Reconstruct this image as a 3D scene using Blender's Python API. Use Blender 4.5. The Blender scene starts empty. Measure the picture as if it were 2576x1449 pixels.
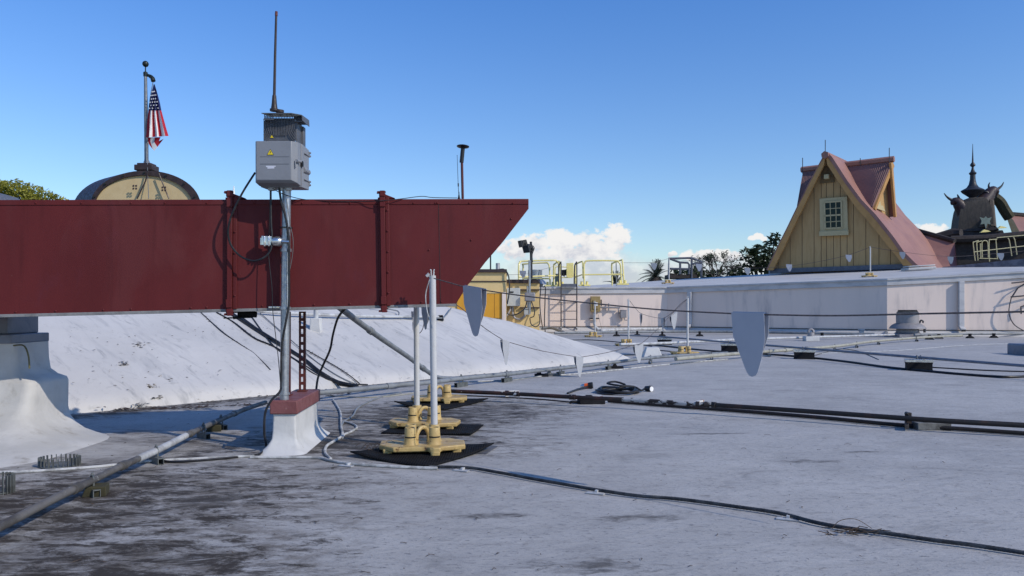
import bpy, math, random
from mathutils import Vector, Matrix
from math import sin, cos, pi, radians, sqrt, exp, atan2
random.seed(7)
scene = bpy.context.scene
col = scene.collection
F, CX, HY, EYE = 1935.0, 1288.0, 775.0, 0.85     # focal length and horizon in picture units, eye height over the roof (m)

def P(x, y, Y):
    return Vector(((x-CX)/F*Y, Y, EYE+(HY-y)/F*Y))
def G(x, y, z=0.0):
    Y = (EYE-z)*F/(y-HY)
    return Vector(((x-CX)/F*Y, Y, z))
V = Vector

# ---------------------------------------------------------------- mesh builder
class MB:
    def __init__(s): s.v=[]; s.f=[]; s.m=[]
    def add(s, verts, faces, mi=0):
        n=len(s.v); s.v += [Vector(p) for p in verts]
        s.f += [tuple(n+i for i in f) for f in faces]; s.m += [mi]*len(faces); return s
    def box(s, c, size, ex=(1,0,0), ey=(0,1,0), ez=(0,0,1), mi=0, taper=1.0):
        c=V(c); ex,ey,ez=[V(e).normalized() for e in (ex,ey,ez)]
        a,b,d=[q/2 for q in size]; vs=[]
        for k in (-1,1):
            t = taper if k>0 else 1.0
            for (i,j) in ((-1,-1),(1,-1),(1,1),(-1,1)): vs.append(c+ex*a*i*t+ey*b*j*t+ez*d*k)
        return s.add(vs,[(3,2,1,0),(4,5,6,7),(0,1,5,4),(1,2,6,5),(2,3,7,6),(3,0,4,7)],mi)
    def prism(s, poly, off, mi=0, cap=(True,True)):
        n=len(poly); poly=[V(p) for p in poly]; off=V(off)
        fs=[(i,(i+1)%n,n+(i+1)%n,n+i) for i in range(n)]
        if cap[0]: fs.append(tuple(range(n-1,-1,-1)))
        if cap[1]: fs.append(tuple(range(n,2*n)))
        return s.add(poly+[p+off for p in poly], fs, mi)
    def tube(s, pts, r, n=8, caps=True, mi=0):
        pts=[V(p) for p in pts]; m=len(pts)
        rs = r if isinstance(r,(list,tuple)) else [r]*m
        T=[]
        for i in range(m):
            t=pts[min(i+1,m-1)]-pts[max(i-1,0)]
            T.append(t.normalized() if t.length>1e-9 else V((0,0,1)))
        u=T[0].orthogonal().normalized(); vs=[]
        for i in range(m):
            u=(u-T[i]*u.dot(T[i]))
            u=u.normalized() if u.length>1e-6 else T[i].orthogonal().normalized()
            w=T[i].cross(u)
            for k in range(n):
                a=2*pi*k/n; vs.append(pts[i]+(u*cos(a)+w*sin(a))*rs[i])
        fs=[(i*n+k,i*n+(k+1)%n,(i+1)*n+(k+1)%n,(i+1)*n+k) for i in range(m-1) for k in range(n)]
        if caps: fs += [tuple(range(n-1,-1,-1)), tuple(range((m-1)*n,m*n))]
        return s.add(vs,fs,mi)
    def lathe(s, prof, c=(0,0,0), n=20, ax=(0,0,1), mi=0, caps=True):
        ax=V(ax).normalized(); u=ax.orthogonal().normalized(); w=ax.cross(u); c=V(c); vs=[]
        for (r,z) in prof:
            for k in range(n):
                a=2*pi*k/n; vs.append(c+ax*z+(u*cos(a)+w*sin(a))*r)
        m=len(prof)
        fs=[(i*n+k,i*n+(k+1)%n,(i+1)*n+(k+1)%n,(i+1)*n+k) for i in range(m-1) for k in range(n)]
        if caps: fs += [tuple(range(n-1,-1,-1)), tuple(range((m-1)*n,m*n))]
        return s.add(vs,fs,mi)
    def grid(s, rows, mi=0, closed=False):
        n=len(rows[0]); vs=[p for r in rows for p in r]; m=len(rows); kk=n if closed else n-1
        return s.add(vs,[(i*n+k,i*n+(k+1)%n,(i+1)*n+(k+1)%n,(i+1)*n+k) for i in range(m-1) for k in range(kk)],mi)
    def build(s, name, mats, parent=None, org=None, angle=35, bevel=0, seg=2):
        org = V(org) if org is not None else (V(parent['_o']) if parent is not None else None)
        if org is None:
            xs=[p.x for p in s.v]; ys=[p.y for p in s.v]; org=V(((min(xs)+max(xs))/2,(min(ys)+max(ys))/2,min(p.z for p in s.v)))
        me=bpy.data.meshes.new(name); me.from_pydata([p-org for p in s.v],[],s.f)
        for m in (mats if isinstance(mats,(list,tuple)) else [mats]): me.materials.append(m)
        me.polygons.foreach_set('material_index', s.m)
        me.polygons.foreach_set('use_smooth',[True]*len(s.f)); me.update()
        me.set_sharp_from_angle(angle=radians(angle))
        import bmesh
        bm=bmesh.new(); bm.from_mesh(me); bmesh.ops.recalc_face_normals(bm, faces=bm.faces); bm.to_mesh(me); bm.free()
        o=bpy.data.objects.new(name, me); col.objects.link(o)
        if parent is not None: o.parent=parent; o['_o']=list(parent['_o'])
        else: o.location=org; o['_o']=list(org)
        if bevel:
            b=o.modifiers.new('bevel','BEVEL'); b.width=bevel; b.segments=seg; b.limit_method='ANGLE'; b.angle_limit=radians(40); b.harden_normals=False
        return o

def thing(name, label, cat, loc=(0,0,0), group=None):
    o=bpy.data.objects.new(name,None); col.objects.link(o); o.location=V(loc); o['_o']=list(V(loc)); o.empty_display_size=.1
    o['label']=label; o['category']=cat
    if group: o['group']=group
    return o
def tag(o, label, cat, group=None):
    o['label']=label; o['category']=cat
    if group: o['group']=group
    return o
def struct(o): o['kind']='structure'; return o
def stuff(o, label=None):
    o['kind']='stuff'
    return o
def dup(root, loc, rotz=0.0, label=None, group=None, scale=1.0):
    def cp(o, par):
        c=o.copy(); col.objects.link(c)
        if par is not None: c.parent=par
        for ch in list(o.children): cp(ch, c)
        return c
    r=cp(root,None); r.location=V(loc); r.rotation_euler=(0,0,rotz); r.scale=(scale,)*3
    if label: r['label']=label
    if group: r['group']=group
    return r
def smooth(pts, k=6):
    pts=[V(p) for p in pts]; out=[]
    for i in range(len(pts)-1):
        p0=pts[max(i-1,0)]; p1=pts[i]; p2=pts[i+1]; p3=pts[min(i+2,len(pts)-1)]
        for j in range(k):
            t=j/k
            out.append(.5*((2*p1)+(p2-p0)*t+(2*p0-5*p1+4*p2-p3)*t*t+(3*p1-p0-3*p2+p3)*t**3))
    out.append(pts[-1]); return out
ORD=['first','second','third','fourth','fifth','sixth','seventh','eighth','ninth','tenth','eleventh','twelfth']

# ---------------------------------------------------------------- materials
def newmat(name):
    m=bpy.data.materials.new(name); m.use_nodes=True; nt=m.node_tree; b=nt.nodes['Principled BSDF']; return m,nt,b
def N(nt, t, **kw):
    n=nt.nodes.new(t)
    for k,v in kw.items():
        if k in n.inputs: n.inputs[k].default_value=v
        else: setattr(n,k,v)
    return n
def L(nt,a,b): nt.links.new(a,b)
def math_(nt, op, a, b=None, c=None, clamp=False):
    n=nt.nodes.new('ShaderNodeMath'); n.operation=op; n.use_clamp=clamp
    for i,q in enumerate((a,b,c)):
        if q is None: continue
        if isinstance(q,(int,float)): n.inputs[i].default_value=q
        else: nt.links.new(q,n.inputs[i])
    return n.outputs[0]
def mrange(nt, v, a, b, c=0., d=1., smoothst=True):
    n=nt.nodes.new('ShaderNodeMapRange'); n.interpolation_type='SMOOTHSTEP' if smoothst else 'LINEAR'
    nt.links.new(v,n.inputs['Value'])
    for k,q in (('From Min',a),('From Max',b),('To Min',c),('To Max',d)): n.inputs[k].default_value=q
    return n.outputs['Result']
def mixc(nt, f, a, b, mode='MIX'):
    n=nt.nodes.new('ShaderNodeMix'); n.data_type='RGBA'; n.blend_type=mode
    for i,q in ((0,f),(6,a),(7,b)):
        if isinstance(q,(int,float)): n.inputs[i].default_value=q
        elif isinstance(q,(tuple,list)): n.inputs[i].default_value=(*q,1) if len(q)==3 else q
        else: nt.links.new(q,n.inputs[i])
    return n.outputs[2]
def noise(nt, vec, scale, detail=4, rough=.55, dist=0.):
    n=N(nt,'ShaderNodeTexNoise'); n.inputs['Scale'].default_value=scale; n.inputs['Detail'].default_value=detail
    n.inputs['Roughness'].default_value=rough; n.inputs['Distortion'].default_value=dist
    nt.links.new(vec,n.inputs['Vector']); return n.outputs['Fac']
def mapping(nt, vec, scale=(1,1,1), rot=(0,0,0)):
    n=N(nt,'ShaderNodeMapping'); n.inputs['Scale'].default_value=scale; n.inputs['Rotation'].default_value=rot
    nt.links.new(vec,n.inputs['Vector']); return n.outputs['Vector']
def wm(name, c1, c2=None, scale=9., lo=.4, hi=.7, rough=.6, metal=0., bump=.15, bscale=60., stretch=(1,1,1), c3=None, s3=30., lo3=.6, hi3=.75, spec=.4, rvar=.12):
    """painted or bare surface with worn patches (c2), specks (c3), uneven gloss and a fine bump"""
    m,nt,b=newmat(name); tc=N(nt,'ShaderNodeTexCoord').outputs['Object']; vec=mapping(nt,tc,stretch)
    n1=noise(nt,vec,scale,6,.6,.3); c=c1
    if c2: c=mixc(nt,mrange(nt,n1,lo,hi),c1,c2)
    if c3: c=mixc(nt,mrange(nt,noise(nt,vec,s3,5,.65),lo3,hi3),c,c3)
    if isinstance(c,tuple): b.inputs['Base Color'].default_value=(*c,1)
    else: L(nt,c,b.inputs['Base Color'])
    b.inputs['Metallic'].default_value=metal; b.inputs['Specular IOR Level'].default_value=spec
    L(nt,mrange(nt,noise(nt,vec,scale*2.3,4),.3,.7,max(.05,rough-rvar),min(1,rough+rvar)),b.inputs['Roughness'])
    if bump:
        bp=N(nt,'ShaderNodeBump'); bp.inputs['Strength'].default_value=bump; bp.inputs['Distance'].default_value=.01
        L(nt,noise(nt,vec,bscale,4,.6),bp.inputs['Height']); L(nt,bp.outputs[0],b.inputs['Normal'])
    return m

M={}
M['pole']=wm('white_post_paint',(.50,.50,.50),(.42,.42,.41),14,.5,.75,.35,bump=.05,c3=(.35,.3,.25),s3=40,lo3=.72,hi3=.8)
M['yellow']=wm('pale_yellow_paint',(.50,.36,.145),(.40,.275,.105),9,.42,.62,.5,bump=.2,c3=(.13,.06,.025),s3=24,lo3=.57,hi3=.68)
M['rubber']=wm('black_rubber',(.012,.012,.014),(.02,.02,.022),12,.4,.7,.8,spec=.12,bump=.3,bscale=120)
M['greypad']=wm('grey_rubber_pad',(.09,.09,.1),(.13,.13,.14),12,.4,.7,.7,bump=.3)
M['cab']=wm('grey_enclosure_plastic',(.215,.225,.245),(.19,.198,.215),5,.4,.7,.45,bump=.06,bscale=200)
M['radio']=wm('dark_grey_casting',(.095,.1,.115),(.07,.075,.085),20,.4,.7,.5,bump=.1,bscale=150)
M['black']=wm('black_cable_jacket',(.012,.012,.014),(.03,.03,.03),20,.5,.7,.45,bump=.05)
M['brownrod']=wm('dark_brown_antenna',(.03,.022,.02),(.045,.03,.028),20,.4,.7,.5,bump=.05)
M['galv']=wm('galvanised_steel',(.42,.44,.46),(.28,.3,.33),18,.35,.7,.38,metal=.75,bump=.05,c3=(.55,.56,.57),s3=50)
M['chrome']=wm('bright_plated_metal',(.7,.7,.68),(.5,.5,.5),20,.4,.7,.22,metal=.9,bump=.05)
M['pipe']=wm('grey_painted_conduit',(.20,.215,.23),(.13,.138,.145),9,.4,.7,.5,bump=.1,c3=(.5,.5,.5),s3=30,lo3=.66,hi3=.74)
M['pipe_white']=wm('white_painted_conduit',(.47,.48,.49),(.30,.30,.30),9,.42,.66,.5,bump=.1,c3=(.2,.18,.16),s3=30,lo3=.68,hi3=.76)
M['pipe_flaky']=wm('flaking_white_pipe_paint',(.40,.41,.42),(.30,.30,.30),9,.42,.66,.6,bump=.3,c3=(.02,.015,.014),s3=16,lo3=.47,hi3=.52,stretch=(.5,.5,1))
M['plasterd']=wm('grimy_roof_plaster',(.52,.51,.49),(.42,.41,.39),2.2,.4,.66,.75,bump=.5,bscale=12,c3=(.27,.25,.22),s3=5,lo3=.56,hi3=.76)
M['railpale']=wm('faded_yellow_rail',(.48,.44,.25),(.4,.37,.22),8,.4,.7,.5,bump=.05)
M['pipe_olive']=wm('olive_grey_conduit',(.34,.33,.27),(.24,.23,.19),9,.4,.7,.5,bump=.1)
M['pipe_blue']=wm('slate_conduit',(.16,.18,.22),(.11,.12,.15),9,.4,.7,.45,bump=.1)
M['pipe_rust']=wm('black_rusting_pipe',(.018,.014,.014),(.05,.02,.015),6,.45,.65,.6,bump=.25,c3=(.55,.55,.55),s3=9,lo3=.62,hi3=.67)
M['pipe_black']=wm('black_pipe',(.014,.012,.012),(.035,.018,.014),8,.5,.7,.6,bump=.25)
M['strut']=wm('dull_steel_channel',(.15,.16,.155),(.09,.095,.09),20,.4,.7,.5,metal=.4,bump=.1)
M['rustbar']=wm('white_bar_with_rust',(.6,.58,.54),(.2,.07,.03),9,.5,.62,.6,bump=.2)
M['concrete']=wm('grey_block',(.17,.175,.175),(.07,.07,.07),10,.4,.7,.85,bump=.5)
M['red']=wm('dark_red_duct_paint',(.110,.0185,.0195),(.090,.0155,.0165),2.2,.35,.7,.5,bump=.10,bscale=160,c3=(.10,.02,.026),s3=5,lo3=.55,hi3=.8,stretch=(1.6,1,.7),spec=.15)
nt=M['red'].node_tree; b=nt.nodes['Principled BSDF']; tc=N(nt,'ShaderNodeTexCoord').outputs['Object']   # oil canned sheet, chalky patches and dark drip streaks
src=b.inputs['Base Color'].links[0].from_socket
c_=mixc(nt,mrange(nt,noise(nt,mapping(nt,tc,(1.1,1,.5)),2.4,5,.6,.6),.5,.68,0,.42),src,(.125,.034,.034))
c_=mixc(nt,mrange(nt,noise(nt,mapping(nt,tc,(9,1,.5)),1.6,6,.65),.54,.74,0,.35),c_,(.055,.011,.012))
c_=mixc(nt,mrange(nt,noise(nt,tc,38,5,.7),.68,.75,0,.5),c_,(.16,.07,.06))
L(nt,c_,b.inputs['Base Color'])
bp=N(nt,'ShaderNodeBump'); bp.inputs['Strength'].default_value=.5; bp.inputs['Distance'].default_value=.05
old=b.inputs['Normal'].links[0].from_socket; L(nt,old,bp.inputs['Normal']); L(nt,noise(nt,mapping(nt,tc,(1.3,1,.6)),1.5,2,.4),bp.inputs['Height']); L(nt,bp.outputs[0],b.inputs['Normal'])
M['redstrut']=wm('red_oxide_paint',(.085,.018,.017),(.14,.034,.022),6,.45,.7,.5,bump=.12)
M['redcap']=wm('worn_dull_red_paint',(.20,.075,.075),(.15,.05,.05),7,.4,.7,.6,bump=.25,c3=(.33,.2,.19),s3=16,lo3=.6,hi3=.72)
M['greytrim']=wm('grey_sealant',(.22,.22,.22),(.13,.13,.13),10,.4,.7,.6,bump=.2)
M['plaster']=wm('white_roof_plaster',(.56,.555,.54),(.44,.435,.42),3.5,.45,.75,.65,bump=.35,bscale=16,c3=(.22,.18,.13),s3=9,lo3=.68,hi3=.8)
M['bluegrey']=wm('blue_grey_metal_collar',(.17,.185,.22),(.12,.135,.165),5,.4,.7,.5,bump=.1)
M['flag']=wm('grey_vinyl',(.42,.43,.47),(.39,.40,.44),8,.4,.7,.6,bump=.03)
M['flagw']=wm('pale_vinyl',(.37,.38,.40),(.33,.34,.36),8,.4,.7,.6,bump=.03)
M['rope']=wm('brown_grey_cord',(.07,.06,.06),(.12,.1,.1),60,.4,.6,.8,bump=.3,bscale=300)
M['wire']=wm('bare_steel_wire_rope',(.06,.066,.074),(.03,.033,.037),30,.4,.6,.5,metal=.35,bump=.2,bscale=200)
M['wirew']=wm('white_coated_wire_rope',(.5,.5,.49),(.28,.28,.27),14,.42,.62,.7,bump=.3,bscale=120)
M['orange']=wm('orange_plastic',(.75,.12,.02),None,bump=0,rough=.4)
M['white']=wm('white_face',(.8,.8,.8),(.7,.7,.7),20,.5,.7,.4,bump=0)
M['sticker']=wm('pale_grey_sticker',(.55,.56,.62),None,bump=0,rough=.5)
M['warn']=wm('warning_yellow',(.8,.6,.02),None,bump=0,rough=.4)
M['ink']=wm('black_ink',(.01,.01,.01),None,bump=0,rough=.5)
M['cream']=wm('cream_render',(.60,.46,.25),(.56,.42,.22),2,.4,.7,.75,bump=.05)
M['dkbrown']=wm('dark_brown_trim',(.035,.022,.022),(.055,.035,.033),3,.4,.7,.5,bump=.1)
M['bronze']=wm('dark_green_bronze',(.015,.02,.018),(.03,.04,.035),10,.4,.7,.4,metal=.3,bump=.05)
M['polegrey']=wm('grey_flagpole',(.17,.18,.19),(.25,.26,.27),3,.4,.7,.4,metal=.4,bump=.03)
M['fred']=wm('flag_red',(.42,.015,.03),(.36,.012,.025),5,.4,.7,.85,bump=.1)
M['fwhite']=wm('flag_white',(.75,.75,.75),(.68,.68,.68),5,.4,.7,.85,bump=.1)
M['fblue']=wm('flag_blue',(.015,.02,.10),(.01,.015,.08),5,.4,.7,.85,bump=.1)
M['tan']=wm('tan_painted_block',(.68,.50,.235),(.60,.44,.20),3,.4,.75,.7,bump=.06,c3=(.33,.26,.15),s3=7,lo3=.7,hi3=.85)
M['mustard']=wm('mustard_panel',(.68,.32,.025),(.60,.28,.022),2,.4,.7,.6,bump=.05)
M['elec']=wm('grey_electrical_box',(.44,.47,.48),(.40,.43,.44),6,.4,.7,.5,bump=.04)
M['disc']=wm('khaki_switch_box',(.30,.22,.09),(.25,.18,.07),6,.4,.7,.5,bump=.08)
M['yrail']=wm('yellow_rail_paint',(.78,.68,.26),(.7,.6,.24),10,.4,.7,.4,bump=.05)
M['railgrey']=wm('dark_grey_rail',(.09,.1,.13),(.13,.14,.17),8,.4,.7,.5,bump=.05)
M['stair']=wm('dark_steel',(.04,.038,.045),(.07,.065,.07),10,.4,.7,.5,bump=.05)
M['wall']=wm('pinkish_white_wall',(.76,.63,.55),(.71,.59,.515),.9,.35,.75,.75,bump=.06,c3=(.50,.43,.40),s3=1.5,lo3=.5,hi3=.72,stretch=(1.2,1.2,.22))
M['fascia']=wm('light_grey_metal_fascia',(.52,.51,.51),(.38,.38,.385),1.6,.4,.7,.5,bump=.08,c3=(.3,.31,.34),s3=4,lo3=.62,hi3=.78,stretch=(1,1,2.5))
M['kraft']=wm('fan_housing_grey',(.27,.26,.27),(.22,.215,.225),7,.4,.7,.5,metal=.2,bump=.05)
M['siding']=wm('tan_board_siding',(.47,.305,.135),(.41,.26,.11),3,.4,.7,.7,bump=.1,stretch=(3,3,.4))
M['barge']=wm('ochre_bargeboard',(.46,.25,.085),(.39,.21,.07),3,.4,.7,.6,bump=.1)
M['wtrim']=wm('cream_window_trim',(.46,.385,.215),(.42,.35,.19),6,.4,.7,.6,bump=.05)
M['dark']=wm('dark_brown_wood',(.03,.024,.022),(.05,.04,.036),4,.4,.7,.8,bump=.2)  # wood of its own dark brown, mottled slightly paler
M['tower']=wm('weathered_thatch',(.07,.06,.048),(.11,.09,.07),5,.35,.7,.9,bump=.8,bscale=20,stretch=(3,3,.6))
M['moss']=wm('olive_beam',(.13,.115,.05),(.08,.07,.035),5,.4,.7,.85,bump=.4,bscale=20)
M['iron']=wm('black_iron',(.018,.02,.026),(.03,.035,.045),8,.4,.7,.5,bump=.05)
M['horn']=wm('dark_horn',(.03,.02,.024),(.06,.035,.035),8,.4,.7,.5,bump=.1)
M['bluewall']=wm('stained_blue_grey_parapet',(.22,.24,.30),(.12,.13,.17),2.5,.4,.65,.8,bump=.1)
M['greywood']=wm('pale_grey_face_paint',(.13,.18,.165),(.1,.14,.13),8,.4,.7,.7,bump=.1)
m,nt,b=newmat('dark_window_glass'); b.inputs['Base Color'].default_value=(.012,.024,.018,1); b.inputs['Roughness'].default_value=.12; b.inputs['Specular IOR Level'].default_value=.18; M['glass']=m
def roofmat(name,c1,c2,wave=None):
    m,nt,b=newmat(name); tc=N(nt,'ShaderNodeTexCoord').outputs['Object']
    n1=noise(nt,tc,.9,6,.6,.5); n2=noise(nt,mapping(nt,tc,(1,1,.3)),4,5,.6)
    c=mixc(nt,mrange(nt,n1,.35,.7),c1,c2); c=mixc(nt,mrange(nt,n2,.5,.8,0,.5),c,tuple(q*.6 for q in c1))
    L(nt,c,b.inputs['Base Color']); b.inputs['Roughness'].default_value=.6
    bp=N(nt,'ShaderNodeBump'); bp.inputs['Strength'].default_value=.3; bp.inputs['Distance'].default_value=.03
    L(nt,noise(nt,tc,12,4),bp.inputs['Height']); L(nt,bp.outputs[0],b.inputs['Normal']); return m
M['pipe_scuff']=wm('scuffed_brown_grey_conduit',(.125,.118,.112),(.06,.055,.05),6,.4,.65,.55,bump=.15,c3=(.42,.42,.42),s3=14,lo3=.62,hi3=.7)
M['olivedk']=wm('dark_olive_timber',(.05,.045,.022),(.03,.028,.015),5,.4,.7,.85,bump=.4,bscale=20)
M['joint']=wm('brown_board_joint',(.17,.115,.055),(.13,.09,.045),5,.4,.7,.8,bump=0)
M['pinkroof']=roofmat('pink_copper_roof',(.31,.155,.118),(.25,.12,.10))
M['corr']=roofmat('corrugated_pink_roof',(.23,.115,.10),(.16,.085,.082))
def leafmat(name,c1,c2,tr=.25):
    m,nt,b=newmat(name); g=N(nt,'ShaderNodeObjectInfo'); geo=N(nt,'ShaderNodeNewGeometry')
    c=mixc(nt,geo.outputs['Random Per Island'],c1,c2); L(nt,c,b.inputs['Base Color']); b.inputs['Roughness'].default_value=.6
    b.inputs['Subsurface Weight'].default_value=0; 
    t=N(nt,'ShaderNodeBsdfTranslucent'); L(nt,c,t.inputs['Color']); mx=N(nt,'ShaderNodeMixShader'); mx.inputs[0].default_value=tr
    L(nt,b.outputs[0],mx.inputs[1]); L(nt,t.outputs[0],mx.inputs[2]); L(nt,mx.outputs[0],nt.nodes['Material Output'].inputs[0]); return m
M['leafyel']=leafmat('yellow_green_needles',(.16,.17,.02),(.36,.34,.045))
M['leafdark']=leafmat('dark_green_leaves',(.018,.03,.014),(.045,.065,.025))
M['leafpalm']=leafmat('palm_leaflets',(.018,.03,.02),(.05,.065,.045),.1)
M['litter']=leafmat('dead_leaves',(.02,.014,.01),(.09,.055,.03),.05)
M['bark']=wm('grey_bark',(.06,.05,.045),(.1,.085,.075),10,.4,.7,.9,bump=.5)

def deckmat():
    m,nt,b=newmat('dirty_white_roof_coating'); pos=N(nt,'ShaderNodeNewGeometry').outputs['Position']
    sx=N(nt,'ShaderNodeSeparateXYZ'); L(nt,pos,sx.inputs[0]); x,y=sx.outputs[0],sx.outputs[1]
    big=noise(nt,pos,.5,5,.55,.6); mid=noise(nt,mapping(nt,pos,(.8,1.3,1)),2.6,8,.68,.7); fin=noise(nt,mapping(nt,pos,(.7,1.4,1)),12,8,.72,.6)
    mic=noise(nt,mapping(nt,pos,(.7,1.3,1)),46,6,.75,.4); grn=noise(nt,pos,190,3,.6); str_=noise(nt,mapping(nt,pos,(.8,1.5,1),(0,0,.22)),5.5,10,.78,.4)
    def S(v,a,b_,k): return mrange(nt,v,a,b_,0,k)
    def U(v,k): return math_(nt,'MULTIPLY',math_(nt,'SUBTRACT',v,.5),k)
    c=mixc(nt,S(big,.3,.7,1),(.425,.412,.395),(.35,.34,.328))
    c=mixc(nt,S(mid,.46,.70,.6),c,(.49,.478,.46))
    c=mixc(nt,math_(nt,'SUBTRACT',.45,S(mid,.32,.46,.45)),c,(.215,.208,.2))
    c=mixc(nt,S(fin,.52,.66,.36),c,(.18,.175,.168))
    c=mixc(nt,S(mic,.545,.65,.68),c,(.10,.105,.115))
    c=mixc(nt,S(grn,.53,.66,.4),c,(.16,.165,.18))
    def blob(x0,y0,rx,ry,rot=0.):
        dx=math_(nt,'SUBTRACT',x,x0); dy=math_(nt,'SUBTRACT',y,y0)
        ca,sa=cos(rot),sin(rot)
        u=math_(nt,'ADD',math_(nt,'MULTIPLY',dx,ca/rx),math_(nt,'MULTIPLY',dy,sa/rx))
        v=math_(nt,'ADD',math_(nt,'MULTIPLY',dx,-sa/ry),math_(nt,'MULTIPLY',dy,ca/ry))
        d=math_(nt,'ADD',math_(nt,'MULTIPLY',u,u),math_(nt,'MULTIPLY',v,v))
        return math_(nt,'SUBTRACT',1.0,d,clamp=True)
    def maxall(l):
        r=l[0]
        for q in l[1:]: r=math_(nt,'MAXIMUM',r,q)
        return r
    # grime: the low left corner of the roof, round the curb, along the foot of the slope
    bx=math_(nt,'SUBTRACT',x,B0x); by=math_(nt,'SUBTRACT',y,B0y)
    dist=math_(nt,'ADD',math_(nt,'MULTIPLY',bx,BNx),math_(nt,'MULTIPLY',by,BNy))
    foot=math_(nt,'SUBTRACT',1.0,math_(nt,'MULTIPLY',math_(nt,'ABSOLUTE',math_(nt,'ADD',dist,.12)),2.2),clamp=True)
    foot=math_(nt,'MULTIPLY',foot,mrange(nt,x,-.2,1.6,1.,.15))
    zone=maxall([blob(-2.0,3.3,1.9,1.5,.35),blob(-.95,4.9,1.5,1.0),blob(-2.6,4.6,1.8,1.0),blob(-.6,6.2,1.7,1.4,.8),blob(-1.3,2.5,1.0,.8),blob(-3.0,2.6,1.6,1.6)])
    zone=math_(nt,'MAXIMUM',zone,foot)
    g=math_(nt,'ADD',math_(nt,'MULTIPLY',zone,.74),U(str_,3.4))
    c=mixc(nt,S(g,.12,1.05,.85),c,(.115,.098,.08))
    n3=noise(nt,mapping(nt,pos,(.75,1.5,1),(0,0,.15)),6.5,10,.8,.4)
    g2=math_(nt,'ADD',math_(nt,'MULTIPLY',zone,.78),U(n3,4.0))
    c=mixc(nt,S(g2,.45,.95,.94),c,(.034,.026,.019))
    c=mixc(nt,S(math_(nt,'ADD',math_(nt,'MULTIPLY',zone,.5),U(mid,3.0)),.75,1.25,.55),c,(.44,.45,.47))
    wash=math_(nt,'ADD',blob(-3.2,4.55,1.5,.85),U(mid,1.2))
    c=mixc(nt,S(wash,.15,.8,.85),c,mixc(nt,S(fin,.48,.62,.5),(.46,.44,.41),(.24,.22,.19)))
    # separate dark stains
    st=maxall([blob(-1.30,3.45,.45,.16,1.0),blob(-1.75,2.6,.5,.22,.1),blob(1.62,4.27,.34,.09),blob(.27,2.55,.3,.13),blob(-.98,4.78,.6,.22),blob(-2.75,4.35,.6,.12),blob(-.1,3.15,.3,.07,.1),blob(-2.2,3.0,.45,.13,.2),blob(2.1,4.55,.2,.05),blob(1.3,5.2,.5,.06,.1),blob(.5,3.1,.4,.1,.2)])
    sm=S(math_(nt,'ADD',math_(nt,'MULTIPLY',st,1.0),math_(nt,'ADD',U(fin,2.4),U(mid,1.6))),.45,1.25,.75)
    c=mixc(nt,sm,c,(.055,.048,.042))
    vo=N(nt,'ShaderNodeTexVoronoi'); vo.inputs['Scale'].default_value=11.; L(nt,mapping(nt,pos,(.8,1.2,1)),vo.inputs['Vector'])
    fl=mrange(nt,vo.outputs['Distance'],.03,.055,1,0)
    c=mixc(nt,math_(nt,'MULTIPLY',fl,mrange(nt,big,.42,.6,0,.8)),c,(.04,.04,.04))
    L(nt,c,b.inputs['Base Color']); b.inputs['Roughness'].default_value=.72; b.inputs['Specular IOR Level'].default_value=.25
    h=math_(nt,'ADD',math_(nt,'MULTIPLY',mid,.7),math_(nt,'ADD',math_(nt,'MULTIPLY',fin,.4),math_(nt,'ADD',math_(nt,'MULTIPLY',mic,.2),math_(nt,'MULTIPLY',grn,.05))))
    bp=N(nt,'ShaderNodeBump'); bp.inputs['Strength'].default_value=.5; bp.inputs['Distance'].default_value=.03
    L(nt,h,bp.inputs['Height']); L(nt,bp.outputs[0],b.inputs['Normal']); return m
_b0,_b2=G(900,972),G(1590,903); _d=(_b2-_b0).normalized(); B0x,B0y,BNx,BNy=_b0.x,_b0.y,-_d.y,_d.x
M['deck']=deckmat()
def slopemat():
    m,nt,b=newmat('white_roof_coating'); pos=N(nt,'ShaderNodeNewGeometry').outputs['Position']
    mp=mapping(nt,pos,(1,1,1),(0,0,-.886)); mp2=mapping(nt,mp,(5,.9,.9))
    big=noise(nt,pos,.7,5,.6); fin=noise(nt,pos,9,6,.65,.3); st=noise(nt,mp2,1.1,7,.65,.6)
    c=mixc(nt,mrange(nt,big,.35,.7),(.55,.535,.515),(.47,.458,.442))
    c=mixc(nt,mrange(nt,st,.52,.68,0,.34),c,(.30,.30,.305))
    c=mixc(nt,mrange(nt,fin,.58,.70,0,.35),c,(.28,.275,.265))
    c=mixc(nt,mrange(nt,noise(nt,mapping(nt,mp,(3.2,.9,1)),2.1,7,.7,.5),.54,.68,0,.7),c,(.30,.30,.30))
    L(nt,c,b.inputs['Base Color']); b.inputs['Roughness'].default_value=.6; b.inputs['Specular IOR Level'].default_value=.3
    bp=N(nt,'ShaderNodeBump'); bp.inputs['Strength'].default_value=.22; bp.inputs['Distance'].default_value=.02
    L(nt,math_(nt,'ADD',fin,math_(nt,'MULTIPLY',st,.6)),bp.inputs['Height']); L(nt,bp.outputs[0],b.inputs['Normal']); return m
M['slope']=slopemat()
M['ground']=wm('far_ground',(.10,.10,.09),(.06,.07,.04),.05,.4,.7,.9,bump=0)
M['matrib']=wm('ribbed_black_mat',(.009,.009,.010),(.016,.016,.017),8,.4,.7,.85,spec=.1,bump=0)
nt=M['matrib'].node_tree; b=nt.nodes['Principled BSDF']; wv=N(nt,'ShaderNodeTexWave'); wv.inputs['Scale'].default_value=22; L(nt,N(nt,'ShaderNodeTexCoord').outputs['Object'],wv.inputs['Vector'])
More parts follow.
